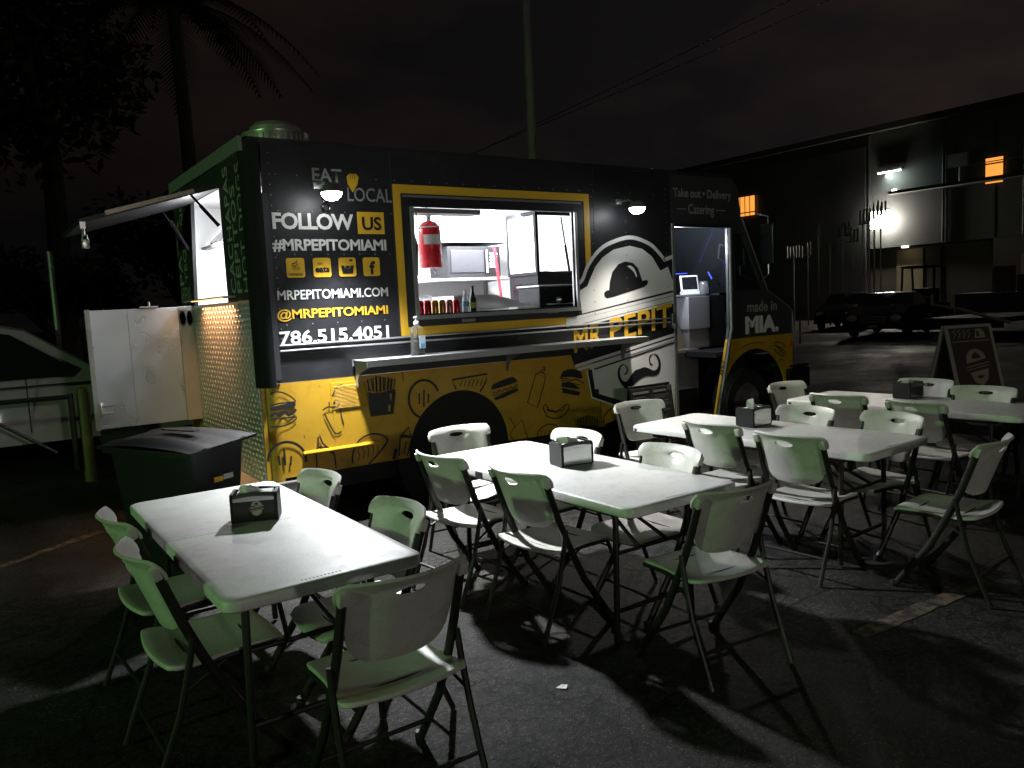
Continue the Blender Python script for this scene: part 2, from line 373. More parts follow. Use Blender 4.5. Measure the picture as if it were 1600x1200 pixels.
def stripe(x0, y0, x1, y1, wd, label):
    d = Vector((x1-x0, y1-y0, 0)).normalized(); s = Vector((-d.y, d.x, 0))*wd/2; L = []; R = []
    n = 14; random.seed(int(x0*100))
    for i in range(n+1):
        p = Vector((x0, y0, .004)).lerp(Vector((x1, y1, .004)), i/n)
        L.append(p+s*random.uniform(.75, 1.05)); R.append(p-s*random.uniform(.75, 1.05))
    o = mesh_obj('parking_line', L+R, [(i, i+1, n+2+i, n+1+i) for i in range(n)], M_LINE); o['kind'] = 'structure'
stripe(-1.4, -.28, .78, 1.33, .10, '')
stripe(3.42, -3.66, 4.45, -3.72, .105, '')
stripe(7.9, -3.7, 12.5, -3.9, .10, '')
# litter scrap on the ground
mb = MB(); mb.add([(1.97, -3.13, .006), (2.00, -3.135, .015), (1.985, -3.15, .006), (2.02, -3.15, .012), (2.0, -3.165, .006)], [(0, 1, 2), (1, 3, 2), (2, 3, 4)])
tag(mb.build('paper_scrap', M_PAPER, fix=False), 'small torn scrap of white paper lying on the asphalt between the front tables', 'litter')

# ------------------------------------------------------------------ food truck
TB = (4.9, 1.15, 0.0)
truck = thing('food_truck', 'black and yellow step van food truck with open serving window, graphics and lettering', 'food truck', TB, world=True)
U, VZ = (1, 0, 0), (0, 0, 1)
Q = xz(0.0)
WX0, WX1, WZ0, WZ1 = 3.09, 4.77, 1.63, 2.50       # serving window opening
YB = 2.30                                         # far side of the truck
def tp(mb, name, m, parent=truck, smooth=False, **k): return mb.build(name, m, parent, smooth, **k)
# near side, upper (black) and lower (yellow) panels
mb = MB(); plate2d(mb, [[(1.88, 1.176), (6.06, 1.176), (6.06, 2.93), (1.88, 2.93)], [(WX0, WZ0), (WX1, WZ0), (WX1, WZ1), (WX0, WZ1)]], Q, .03)
tp(mb, 'upper_side_panel', M_BLACK)
ar = arc(3.43, .46, .505, .505, 180, 0, 30)
mb = MB(); plate2d(mb, [[(1.88, .46)]+ar+[(6.06, .43), (6.06, 1.172), (1.88, 1.172)]], Q, .03)
tp(mb, 'lower_side_panel', M_YEL)
# front half of the side: header, cab side, cab skirt
cab_up = [(6.06, 2.42), (6.93, 2.42), (6.93, 1.30), (6.90, 1.176), (8.05, 1.176), (8.06, 1.42), (8.02, 1.47), (7.66, 1.655), (7.60, 1.68), (7.16, 2.50), (7.12, 2.82), (7.0, 2.93), (6.06, 2.93)]
mb = MB(); plate2d(mb, [cab_up, [(7.03, 1.70), (7.50, 1.70), (7.17, 2.32), (7.03, 2.32)]], Q, .03)
M_CABG = mat('charcoal_vinyl', (.035, .036, .040), .45, var=.12, vscale=3, bump=.05, bscale=5)
tp(mb, 'cab_side_panel', M_CABG)
a2 = arc(7.37, .47, .57, .57, 196, 14, 30)
mb = MB(); plate2d(mb, [[(6.90, 1.172), (6.66, .28), (6.76, .28)]+a2+[(7.98, .60), (8.06, .82), (8.07, 1.172)]], Q, .03)
tp(mb, 'cab_lower_panel', M_YEL)
# rear corner posts
def qcorner(z0, z1, r, x, y, m, name, ex=0.0):
    mb = MB(); pts = [(x+r-r*math.cos(a)-ex*math.cos(a), y+r-r*math.sin(a)-ex*math.sin(a)) for a in [i*PI/20 for i in range(11)]]
    lo = [(p[0], p[1], z0) for p in pts]; hi = [(p[0], p[1], z1) for p in pts]; k = len(pts)
    mb.add(lo+hi, [(i, i+1, k+i+1, k+i) for i in range(k-1)])
    c0, c1 = (x+r, y+r, z0), (x+r, y+r, z1); mb.add(lo+[c0], [tuple(range(k+1))]); mb.add(hi+[c1], [tuple(range(k+1))])
    return tp(mb, name, m, smooth=True)
qcorner(1.15, 2.935, .10, 1.76, -.012, mat('post_rubber', (.012, .012, .013), .75, spec=.12), 'rear_corner_post', .018)
qcorner(.42, 1.149, .10, 1.78, 0.0, M_YEL, 'rear_corner_skin')
mb = MB(); mb.box(1.865, -.016, 1.20, 1.905, 0.0-.0005, 2.56); tp(mb, 'corner_moulding', M_STEELD if False else M_CABG)
# roof, far side, front, underside
mb = MB()
R = [(1.76, 2.93), (1.79, 2.965), (6.95, 2.965), (7.08, 2.90)]
n = len(R)
vs = [(x, .03, z-.002 if i else z) for i, (x, z) in enumerate(R)]+[(x, 1.15, z+.05) for x, z in R]+[(x, YB-.03, z) for x, z in R]
mb.add(vs, [(i, i+1, n+i+1, n+i) for i in range(n-1)]+[(n+i, n+i+1, 2*n+i+1, 2*n+i) for i in range(n-1)])
mb.box(1.79, -.004, 2.915, 7.0, .032, 2.955)
tp(mb, 'roof', M_BLACK, fix=False)
mb = MB(); mb.box(1.78, YB-.03, .45, 8.05, YB, 1.4); mb.box(1.78, YB-.03, 1.4, 7.0, YB, 2.95); tp(mb, 'far_side_wall', M_BLACK)
# nose: hood, front, windscreen
mb = MB(); P = [(7.16, 2.50), (7.60, 1.68)]
mb.add([(7.17, .04, 2.48), (7.60, .04, 1.69), (7.60, YB-.04, 1.69), (7.17, YB-.04, 2.48)], [(0, 1, 2, 3)]); tp(mb, 'windscreen', M_GLASS, fix=False)
mb = MB(); H = [(7.60, 1.685), (7.80, 1.60), (8.02, 1.47), (8.07, 1.40), (8.08, .82), (8.02, .62)]; n = len(H); ys = [.002, .05, .5, 1.15, 1.8, YB-.05, YB-.01]
for j, y in enumerate(ys):
    for x, z in H: mb.v.append((x+(.0 if j in (0, 6) else .03 if j in (1, 5) else .07), y, z+(.0 if j in (0, 6) else .015)))
for j in range(6):
    for i in range(n-1): mb.f.append((j*n+i, j*n+i+1, (j+1)*n+i+1, (j+1)*n+i))
tp(mb, 'hood', M_CABG, smooth=True, fix=False)
mb = MB(); mb.tube([(7.16, -.012, 2.50), (7.60, -.012, 1.68), (7.66, -.010, 1.66), (8.0, -.008, 1.485), (8.06, -.006, 1.42), (8.065, -.006, 1.18)], .007, 6)
tp(mb, 'body_edge_trim', M_ALU, smooth=True)
mb = MB(); mb.box(1.85, .25, .36, 6.6, 2.1, .60); mb.box(4.1, .05, .28, 5.9, .9, .44); mb.box(2.0, .1, .30, 2.9, .7, .46); tp(mb, 'chassis', M_BP)
mb = MB(); mb.lathe([(.02, .0), (.60, .0), (.60, .5), (.57, .5), (.57, .02), (.02, .02)], (3.43, .035, .46), 40, 'y'); tp(mb, 'rear_wheel_housing', M_BP)
mb = MB(); mb.box(6.78, .62, .3, 7.98, .66, 1.05); mb.box(6.76, .04, .98, 7.98, .66, 1.04); tp(mb, 'front_wheel_housing', M_BP)
def wheel(x, y, z, r):
    t = MB(); t.lathe([(r*.58, -.02), (r*.62, -.11), (r*.92, -.115), (r*.99, -.085), (r, -.0), (r*.99, .09), (r*.6, .11)], (x, y, z), 48, 'y')
    for i in range(48):
        a = 2*PI*i/48; M = Matrix.Translation((x, y, z)) @ Matrix.Rotation(a, 4, 'Y')
        t.box(-.012, -.10, r*.985, .012, .02, r*1.012, M=M)
    wt = tp(t, 'wheel', M_RUB, smooth=True)
    rm = MB(); rm.lathe([(.01, -.055), (.05, -.075), (.075, -.07), (.08, -.035), (r*.40, -.025), (r*.50, -.06), (r*.585, -.09), (r*.60, -.085), (r*.60, -.01)], (x, y, z), 36, 'y')
    for i in range(8):
        a = 2*PI*i/8; rm.lathe([(.012, 0), (.012, -.025), (.006, -.03)], (x+.11*math.cos(a), y-.028, z+.11*math.sin(a)), 6, 'y')
    r_ = rm.build('rim', M_STEELD, wt, True)
    return wt
wheel(3.43, .30, .40, .40); wheel(7.37, .22, .40, .40)
# front bumper
mb = MB(); mb.box(7.93, -.05, .52, 8.34, 2.36, .76, .03); mb.box(8.0, -.052, .77, 8.3, .05, .80); tp(mb, 'front_bumper', M_BPG)
mb = MB(); mb.lathe([(.001, -.014), (.035, -.014), (.043, -.006), (.045, 0)], (8.015, -.002, 1.06), 18, 'y'); tp(mb, 'marker_lamp', mat('amber_lens', (.55, .12, .02), .25))
# --- rear face (x = 1.76) : opening above, tread plate below
def rear(off=0.0): return Map(lambda y, z: Vector((1.76-off, y, z)), (-1, 0, 0))
mb = MB(); plate2d(mb, [[(.04, 1.176), (YB, 1.176), (YB, 2.93), (.04, 2.93)], [(.70, 1.80), (1.79, 1.80), (1.62, 2.70), (.70, 2.70)]], rear(), .03, Vector((-1, 0, 0)))
tp(mb, 'rear_wall', mat('rear_vinyl', (.028, .030, .030), .7, var=.25, spec=.15))
mb = MB(); plate2d(mb, [[(.04, .42), (YB, .42), (YB, 1.172), (.04, 1.172)]], rear(), .03, Vector((-1, 0, 0))); tp(mb, 'rear_lower_wall', M_YEL)
mb = MB(); mb.box(1.735, .02, 2.86, 1.762, YB, 2.96); tp(mb, 'roof_trim', mat('painted_trim', (.18, .18, .18), .5))
mb = MB(); mb.box(1.752, .40, .40, 1.7585, 1.82, 1.795); mb.box(1.752, .055, .40, 1.7585, .385, 1.80); tp(mb, 'tread_plate', M_TREAD)
mb = MB(); random.seed(3)
def lug(cx, cy, ang, L=.023, W=.008, H=.0065):
    c, s = math.cos(ang), math.sin(ang)
    q = [(cx+L*c, cy+L*s), (cx-W*s, cy+W*c), (cx-L*c, cy-L*s), (cx+W*s, cy-W*c)]
    k = len(mb.v); mb.v += [(1.7518, a, b) for a, b in q]+[(1.7518-H, cx, cy)]
    mb.f += [(k, k+1, k+4), (k+1, k+2, k+4), (k+2, k+3, k+4), (k+3, k, k+4)]
i = 0
zz = .42
while zz < 1.785:
    yy = .415; j = 0
    while yy < 1.81:
        if not (.387 < yy < .40): lug(yy, zz, PI/4 if (i+j) % 2 else -PI/4)
        yy += .042; j += 1
    yy = .07; j = 0
    while yy < .375: lug(yy, zz, PI/4 if (i+j) % 2 else -PI/4); yy += .042; j += 1
    zz += .042; i += 1
o = mb.build('tread_lugs', M_TREAD, truck, fix=False); o['kind'] = 'stuff'
# stainless lower half door swung open, at y = 1.82
mb = MB(); mb.box(.875, 1.83, .765, 1.62, 1.86, 1.795, .004); dr = tp(mb, 'rear_half_door', M_DOOR)
mb = MB(); mb.box(.865, 1.80, .76, .905, 1.829, 1.80, .003); mb.build('door_flange', M_STEELD, dr)
mb = MB(); mb.box(1.20, 1.826, .79, 1.60, 1.8295, 1.775, .0015); mb.build('door_skin', M_DOOR, dr)
mb = MB(); mb.box(1.622, 1.835, .76, 1.758, 1.86, 1.80, .003); hs = mb.build('hinge_panel', mat('hinge_steel', (.30, .31, .29), .45, metal=.5), dr)
for cx in (1.655, 1.715):
    mb = MB(); mb.lathe([(.020, 0), (.020, -.006), (.026, -.008), (.026, 0)], (cx, 1.834, 1.69), 20, 'y', 1.0, 2.8)
    mb.build('grommet', M_BPG, dr, True)
mb = MB(); mb.box(.915, 1.79, .88, .945, 1.829, 1.0, .003); mb.tube([(.93, 1.79, .97), (.93, 1.765, .97), (1.02, 1.765, .97)], .008); mb.tube([(.93, 1.79, .91), (.93, 1.77, .91), (1.0, 1.77, .905)], .008)
mb.build('latch', M_ALU, dr, True)
mb = MB(); mb.box(1.30, 1.80, 1.80, 1.45, 1.85, 1.812); mb.tube([(1.38, 1.82, 1.81), (1.38, 1.82, 1.85)], .01); mb.build('door_catch', M_STEELD, dr)
# rear step bumper
mb = MB(); mb.box(1.42, -.055, .32, 1.76, 2.35, .43); mb.box(1.76, -.055, .32, 2.07, -.004, .43); sb = tp(mb, 'rear_step_bumper', M_TREAD)
mb = MB(); mb.box(1.42, -.06, .43, 2.02, -.0, .437); mb.build('bumper_edge', M_ALU, sb)
mb = MB(); mb.box(1.655, .45, 1.832, 1.754, 1.78, 1.845, .002); sl = tp(mb, 'rear_sill_shelf', M_STEELD); mb = MB(); mb.box(1.657, .52, 1.829, 1.673, 1.48, 1.8315); mb.build('added_amber_strip', mat('added_amber_glow', (1, .5, .2), .5, emit=5, ecol=(1, .45, .15), rvar=0), sl)  # the glowing amber strip under the shelf is invented to carry the added light
# rear awning flap with struts
mb = MB(); mb.add([(1.755, .68, 2.72), (.76, .68, 2.43), (.76, 1.78, 2.43), (1.755, 1.78, 2.72), (1.755, .68, 2.69), (.77, .68, 2.40), (.77, 1.78, 2.40), (1.755, 1.78, 2.69)],
    [(0, 1, 2, 3), (7, 6, 5, 4), (0, 4, 5, 1), (1, 5, 6, 2), (2, 6, 7, 3), (3, 7, 4, 0)]); fl = tp(mb, 'awning_flap', M_BLACK)
mb = MB(); mb.box(0, -.004, 0, .66, .0, .03, M=Matrix.Translation((.94, .677, 2.462)) @ Matrix.Rotation(-math.atan2(.29, .995), 4, 'Y')); mb.build('flap_edge_strip', mat('copper_strip', (.45, .36, .31), .4, metal=.6), fl)
mb = MB(); mb.box(.765, .66, 2.36, .80, .70, 2.41); mb.tube([(.785, .68, 2.37), (.785, .68, 2.31)], .010); mb.box(.765, .66, 2.22, .815, .70, 2.29, .008); mb.tube([(.775, .68, 2.28), (.775, .68, 2.32), (.805, .68, 2.32), (.805, .68, 2.28)], .005)
mb.build('flap_latch', M_ALU, fl, True)
for y, z2 in ((.70, 2.40), (1.75, 2.30)):
    mb = MB(); mb.tube([(1.55, y, 2.63), (1.74, y, z2)], .010); mb.tube([(1.61, y, 2.555), (1.74, y, z2)], .015); tp(mb, 'gas_strut', M_BPG, smooth=True)
# roof vent fan
mb = MB(); mb.lathe([(.27, 2.95), (.275, 3.22), (.285, 3.235), (.285, 3.245), (.22, 3.245), (.215, 3.30), (.18, 3.335), (.02, 3.34)], (2.42, 1.2, 0), 40); vt = tp(mb, 'roof_vent', mat('vent_metal', (.55, .53, .50), .3, metal=.6), smooth=True)
mb = MB()
for i in range(36): 
    a = 2*PI*i/36; mb.box(-.004, -.003, 2.97, .004, .003, 3.215, M=Matrix.Translation((2.42+.277*math.cos(a), 1.2+.277*math.sin(a), 0)))
o = mb.build('vent_ribs', M_ALU, vt); o['kind'] = 'stuff'

# --- serving window trims
mb = MB(); F = lambda a, b, c, d, off, m, nm, t=.004: tp(plate2d(MB(), [[(a, b), (c, b), (c, d), (a, d)]], xz(off), t), nm, m)
w0 = .068
plate2d(mb, [[(2.915, 1.462), (4.965, 1.462), (4.965, 2.672), (2.915, 2.672)], [(2.915+w0, 1.462+w0), (4.965-w0, 1.462+w0), (4.965-w0, 2.672-w0), (2.915+w0, 2.672-w0)]], xz(.004), 0)
tp(mb, 'yellow_window_border', M_GOLD, fix=False)
mb = MB(); mb.box(WX0-.03, -.018, WZ0-.012, WX0, .05, WZ1+.0); mb.box(WX1, -.018, WZ0-.012, WX1+.03, .05, WZ1); mb.box(WX0-.03, -.03, WZ0-.045, WX1+.03, .30, WZ0-.012)
tp(mb, 'window_frame', M_STEEL)
mb = MB(); mb.box(3.0, -.014, 2.575, 4.86, -.002, 2.592); tp(mb, 'window_hinge', M_STEELD)
for (a, b) in ((3.50, 1.545), (4.42, 1.575)):
    mb = MB(); mb.box(a, -.007, b, a+.13, -.001, b+.026, .002); tp(mb, 'window_catch', M_STEELD)
for x, x2 in ((WX0+.03, WX0+.06), (WX1-.03, WX1-.10)):
    mb = MB(); mb.tube([(x2, .06, 2.46), (x, .05, 1.95)], .007); mb.tube([(x, .05, 1.95), ((x+x2)/2, .055, 2.2)], .012); tp(mb, 'window_strut', M_BPG, smooth=True)
# rub rails and counter shelf
for z in (1.452, 1.412):
    mb = MB(); mb.tube([(1.91, -.014, z), (2.4, -.016, z), (6.0, -.016, z)], .008, 8); tp(mb, 'rub_rail', M_ALU, smooth=True)
mb = MB(); mb.box(1.91, -.009, 1.385, 6.02, -.0005, 1.436, .003); tp(mb, 'rail_backing', M_BLACK)
mb = MB(); mb.box(2.47, -.29, 1.298, 5.42, -.012, 1.304); mb.box(2.47, -.292, 1.255, 5.42, -.286, 1.3035); mb.box(2.47, -.03, 1.255, 5.42, -.012, 1.2975); sh = tp(mb, 'counter_shelf', M_STEEL)
for x in (2.49, 3.92, 5.30):
    mb = MB(); plate2d(mb, [[(-.014, 1.295), (-.28, 1.295), (-.28, 1.255), (-.20, 1.235), (-.09, 1.20), (-.05, 1.14), (-.045, 1.09), (-.014, 1.09)]], Map(lambda y, z, x=x: Vector((x, y, z)), (-1, 0, 0)), .012, Vector((-1, 0, 0)))
    mb.build('shelf_bracket', M_STEELD, sh)
# rivets
mb = MB(); 
def rivet(x, z, y=-.0, r=.0055): mb.lathe([(r, 0), (r*.8, -.003), (r*.2, -.0045)], (x, y, z), 6, 'y')
for z in [1.5+.075*i for i in range(19)]: rivet(1.935, z)
for x in [1.95+.13*i for i in range(8)]: rivet(x, 2.12); rivet(x+.03, 2.44)
for x in [1.98+.16*i for i in range(26)]: rivet(x, 2.70)
for x in [1.98+.2*i for i in range(6)]: rivet(x, 1.60, -.0)
for x in (4.99, 5.42, 5.98):
    for z in [1.55+.11*i for i in range(12)]: rivet(x, z, -.008)
for z in [.5+.05*i for i in range(13)]: rivet(6.02, z, -.008, .004)
for x in [2.2+.16*i for i in range(23)]: rivet(x, 1.13, -.0, .004)
for x in [2.05+.12*i for i in range(6)]: rivet(x, .76, -.0, .004)
o = mb.build('rivets', M_STEELD, truck, True); o['kind'] = 'stuff'
mb = MB(); mb.box(3.005, -.003, 1.48, 3.01, -.0003, 2.9); tp(mb, 'panel_seam', M_CABG) if False else None
for x_ in (2.905, 5.02):
    mb = MB(); mb.box(x_, -.0028, 1.48, x_+.006, -.0003, 2.91); tp(mb, 'panel_seam', M_CABG)
    mb = MB(); mb.box(x_, -.0028, 1.10 if x_ < 3 else .45, x_+.006, -.0003, 1.17); tp(mb, 'panel_seam', M_CABG)
# lower side hardware: access doors, vent grille, rub strip
mb = MB(); mb.box(2.28, -.006, .93, 2.62, -.0005, 1.14, .002); pg = tp(mb, 'vent_panel', M_YEL)
for i in range(17):
    mb = MB(); z = .945+i*.0105; mb.add([(2.31, -.0062, z), (2.59, -.0062, z), (2.59, -.011, z-.004), (2.31, -.011, z-.004), (2.31, -.0062, z-.007), (2.59, -.0062, z-.007)], [(0, 1, 2, 3), (3, 2, 5, 4)])
    mb.build('louvre', M_YEL, pg, fix=False)
mb = MB(); mb.box(2.29, -.004, .60, 2.93, -.0005, .915, .0015); tp(mb, 'access_door', M_YEL)
mb = MB(); mb.box(4.35, -.004, .50, 5.0, -.0005, .82, .0015); tp(mb, 'access_door', M_YEL)
mb = MB(); mb.tube([(2.03, -.004, .625), (2.2, -.012, .625), (2.5, -.012, .625), (2.66, -.004, .625)], .017, 8); tp(mb, 'side_bump_rail', mat('glossy_yellow', (.50, .285, .018), .18, var=.05, coat=.6), smooth=True)
# side floodlights
for (X, Y, Z) in (L1, L2):
    mb = MB(); mb.box(X-.035, -.03, Z+.075, X+.035, -.0005, Z+.125, .004); mb.tube([(X, -.02, Z+.10), (X, Y*.6, Z+.10), (X, Y+.02, Z+.055)], .011)
    mb.lathe([(.02, .075), (.045, .07), (.075, .03), (.078, .012), (.07, .012)], (X, Y, Z), 24); fx = tp(mb, 'floodlight', M_ALU, smooth=True)
    mb = MB(); mb.lathe([(.076, .013), (.075, .0), (.064, -.024), (.040, -.044), (.004, -.052)], (X, Y, Z+.005), 24); o = mb.build('led_lens', M_LED, fx, True); o.visible_shadow = True
mb = MB(); mb.tube([(2.345+.028*math.cos(a), -.02, 2.47+.034*math.sin(a)) for a in [i*PI/8 for i in range(17)]], .007); mb.box(2.325, -.02, 2.50, 2.365, -.0005, 2.54, .004); tp(mb, 'tie_ring', M_BPG, smooth=True)
# --- front side door opening: jamb, post, frame
mb = MB(); mb.tube([(6.955, -.015, 2.385), (6.955, -.015, 1.29), (6.69, -.015, .27)], .016, 6, flat=1.5); tp(mb, 'door_post', M_ALU)
mb = MB(); mb.box(6.06, -.014, .40, 6.10, .05, 2.42, .004); tp(mb, 'door_jamb', M_STEELD)
mb = MB(); mb.box(6.10, -.012, 2.385, 6.94, .04, 2.42, .004); tp(mb, 'door_header_rail', M_BLACK)
mb = MB(); mb.box(6.02, -.03, 1.38, 6.055, -.012, 1.50, .004); mb.lathe([(.028, -.012), (.028, -.045), (.018, -.05)], (6.045, 0, 1.37), 16, 'y'); tp(mb, 'door_latch', M_ALU, smooth=True)
# side window glass and mirror
mb = MB(); mb.add([(7.03, .012, 1.70), (7.50, .012, 1.70), (7.17, .012, 2.32), (7.03, .012, 2.32)], [(0, 1, 2, 3)]); tp(mb, 'side_window', M_GLASS, fix=False)
mb = MB(); mb.tube([(7.03, -.008, 1.70), (7.50, -.008, 1.70), (7.17, -.008, 2.32), (7.03, -.008, 2.32), (7.03, -.008, 1.72)], .010, 6); tp(mb, 'side_window_seal', M_RUB)
mb = MB(); mb.box(7.36, -.27, 1.98, 7.40, -.10, 2.42, .012); mr = tp(mb, 'wing_mirror', M_BPG)
mb = MB(); mb.box(7.352, -.255, 2.0, 7.3585, -.115, 2.40); mb.build('mirror_glass', M_GLASS, mr)
mb = MB(); mb.tube([(7.42, -.01, 2.55), (7.39, -.185, 2.50), (7.39, -.185, 1.88), (7.5, -.01, 1.80)], .008); mb.build('mirror_arm', M_ALU, mr, True)
# --- interior shell
mb = MB(); mb.box(1.80, 2.10, .75, 5.99, 2.13, 2.78); tp(mb, 'kitchen_wall', M_INW)
mb = MB(); mb.box(1.80, .06, 2.72, 5.99, 2.10, 2.75); tp(mb, 'kitchen_ceiling', M_INW)
mb = MB(); mb.box(1.80, .04, .72, 5.99, 2.1, .75); mb.box(6.0, .531, .99, 8.0, 2.25, 1.02); tp(mb, 'floor_deck', M_STEELD)
mb = MB(); mb.box(5.96, .04, .75, 5.99, 2.1, 2.72); tp(mb, 'partition', M_INW)
for (x, y) in ((3.6, 1.0), (3.6, 1.5)):
    mb = MB(); mb.box(x-1.3, y-.03, 2.655, x+1.3, y+.03, 2.70); t = tp(mb, 'ceiling_tube', M_TUBEL)
mb = MB(); mb.box(2.0, .75, 2.66, 2.5, 1.2, 2.70); tp(mb, 'ceiling_tube', M_TUBEL)
mb = MB(); mb.box(WX0-.02, .31, 1.56, WX1+.6, .95, 1.585); mb.box(3.0, 1.35, 1.45, 5.0, 2.09, 1.50); tp(mb, 'kitchen_counter', M_STEEL)
mb = MB(); mb.box(3.09, .05, 2.46, 3.78, .22, 2.50); tp(mb, 'header_bracket', M_STEELD)
# rear hood seen through the back opening: slanted baffle filters
for i in range(8):
    y = .66+i*.145
    mb = MB(); mb.add([(1.93, y, 2.36), (1.93, y+.085, 2.36), (2.30, y+.085, 2.72), (2.30, y, 2.72), (1.955, y, 2.335), (1.955, y+.085, 2.335), (2.325, y+.085, 2.695), (2.325, y, 2.695)], [(0, 1, 2, 3), (7, 6, 5, 4), (0, 4, 5, 1), (1, 5, 6, 2), (2, 6, 7, 3), (3, 7, 4, 0)]); tp(mb, 'hood_filter', M_ALU)
mb = MB(); mb.box(1.90, .60, 2.31, 1.96, 1.95, 2.335); mb.box(2.42, .60, 2.1, 2.45, 1.95, 2.72); tp(mb, 'extraction_hood', M_STEELD)
mb = MB(); mb.box(2.55, .06, .75, 2.58, 2.1, 2.07); tp(mb, 'rear_splashback', M_INW)
# cab interior
mb = MB(); mb.box(6.10, .50, .30, 6.98, .53, 1.02); mb.box(6.08, .10, .27, 6.66, .50, .30); mb.box(6.06, .05, .27, 6.09, .53, 1.0); tp(mb, 'step_well', M_STEELD)
mb = MB(); mb.box(6.10, .20, .30, 6.62, .495, .66, .004); tp(mb, 'entry_step', M_BP)
mb = MB(); mb.box(6.10, .48, 1.022, 6.98, .75, 1.06, .004); tp(mb, 'sill_strip', M_ALU)
mb = MB(); mb.box(6.86, .52, 1.285, 7.22, 1.1, 1.66, .006); tp(mb, 'cab_cabinet', M_STEEL); mb = MB(); mb.box(6.88, .54, 1.062, 7.22, 1.1, 1.283, .004); tp(mb, 'cab_lower_cabinet', M_STEELD)
mb = MB(); mb.box(6.24, .56, 1.664, 7.45, 1.3, 1.685, .004); tp(mb, 'cab_worktop', M_STEEL)
mb = MB(); mb.box(7.225, .53, 1.062, 7.50, 1.1, 1.66, .006); tp(mb, 'dark_cabinet', M_BP)
mb = MB(); plate2d(mb, [[(6.58, 1.062), (6.80, 1.062), (6.80, 1.20), (6.70, 1.36), (6.58, 1.40)]], xz(-.53), .4); tp(mb, 'sloped_cover', M_ALU)
mb = MB(); mb.box(6.1, 2.2, 1.03, 8.0, 2.26, 2.9); mb.box(6.05, .06, 2.88, 7.0, 2.2, 2.90); tp(mb, 'cab_lining', mat('dark_lining', (.02, .022, .028), .6))
mb = MB(); mb.tube([(6.50, .95, 1.93), (7.32, .95, 1.945)], .004); mb.tube([(7.30, .60, 1.94), (7.36, .60, 1.86)], .007); tp(mb, 'blue_led_strip', mat('blue_led', (.1, .15, 1), .5, emit=1.6, ecol=(.05, .09, 1), rvar=0))

# ------------------------------------------------------------------ graphics on the truck side
def px_box_letters(name, body, lu, lv, ru, rv, hpx_l, m, bold=0, off=.004, sx=0.0, ru_top=None):
    """lettering whose baseline runs from pixel (lu, lv) to (ru, rv) on the side panel; hpx_l: top-left pixel row"""
    a = side(off)(lu, lv); b = side(off)(ru, rv); c = side(off)(lu, hpx_l)
    z0 = (a.z+b.z)/2 if abs(a.z-b.z) < .06 else None
    if z0 is not None: a.z = z0; b.z = z0; c.z = c.z if c.z > z0 else z0+.1
    Uv = (b-a); return lettering(name, body, a, Uv.normalized(), (0, 0, 1), Uv.length, c.z-a.z, m, truck, bold, sx)
G = 'graphic'
def deco(name, m, off, loops=None, strokes=None, T=None):
    mb = MB(); T = T(off) if T else side(off)
    if loops: plate2d(mb, loops, T, 0)
    for (pts, wd, *cl) in (strokes or []): stroke(mb, pts, wd, T, bool(cl and cl[0]))
    return mb.build(name, m, truck, fix=False)
px_box_letters('eat_lettering', 'EAT', 488, 283, 534, 286, 262, M_GREYP, .02)
a = (2.53, -.004, 2.525); lettering('local_lettering', 'LOCAL', a, U, VZ, .375, .105, M_GREYP, truck, .005)
# fork pin
deco('fork_pin', M_GOLD, .004, [[(541, 276), (543, 288), (551, 301), (558, 289), (560, 277), (556, 272), (546, 271)], [(546.5, 271.5), (547.2, 271.5), (547.6, 280), (547, 280)], [(550, 271.2), (550.8, 271.2), (551, 280), (550.4, 280)], [(553.6, 271.6), (554.4, 271.6), (554.2, 280.5), (553.6, 280.5)]])
px_box_letters('follow_lettering', 'FOLLOW', 426, 358.5, 553, 359.5, 331.5, M_WPRINT, .03, sx=-.08)
deco('us_box', M_GOLD, .004, [[(557, 331), (599, 332), (601, 366), (559, 365.5)]])
lettering('us_lettering', 'US', (2.635, -.006, 2.305), U, VZ, .165, .105, M_BPRINT, truck, .03)
px_box_letters('hashtag_lettering', '#MRPEPITOMIAMI', 426, 392, 604, 395, 373, M_WPRINT, .03, sx=-.04)
for (x0, x1) in ((2.008, 2.148), (2.214, 2.356), (2.418, 2.560), (2.620, 2.763)):
    mb = MB(); plate2d(mb, [rrect(x0, 1.95, x1, 2.095, .018)], xz(.004), 0); tp(mb, 'icon_tile', M_GOLD, fix=False)
X_ = xz(.006)
mb = MB()
for (cx, cz) in ((2.068, 2.02), (2.096, 2.018), (2.058, 2.045)): plate2d(mb, [arc(cx, cz, .012, .012, 0, 350, 12), arc(cx, cz, .008, .008, 0, 350, 12)], X_, 0)
stroke(mb, [(2.058, 2.05), (2.08, 2.062), (2.092, 2.045), (2.068, 2.03)], .007, X_); stroke(mb, [(2.084, 2.066), (2.09, 2.076)], .01, X_)
lettering('', 'POSTMATES', (2.022, -.006, 1.963), U, VZ, .11, .018, None, None, .02, join=mb); tp(mb, 'courier_mark', M_BPRINT, fix=False)
mb = MB(); lettering('', 'eats', (2.228, -.006, 1.985), U, VZ, .114, .045, None, None, .04, join=mb); lettering('', 'UBER', (2.245, -.006, 2.045), U, VZ, .045, .014, None, None, .0, join=mb); tp(mb, 'eats_mark', M_BPRINT, fix=False)
mb = MB(); plate2d(mb, [[(2.436, 2.035), (2.462, 2.035)]+arc(2.489, 2.035, .027, .027, 180, 360, 12)+[(2.542, 2.035), (2.532, 1.972), (2.446, 1.972)]], X_, 0)
plate2d(mb, [arc(2.489, 2.032, .019, .022, 180, 360, 12)], X_, 0); plate2d(mb, [rrect(2.508, 2.066, 2.534, 2.082, .004)], X_, 0); tp(mb, 'camera_mark', M_BPRINT, fix=False)
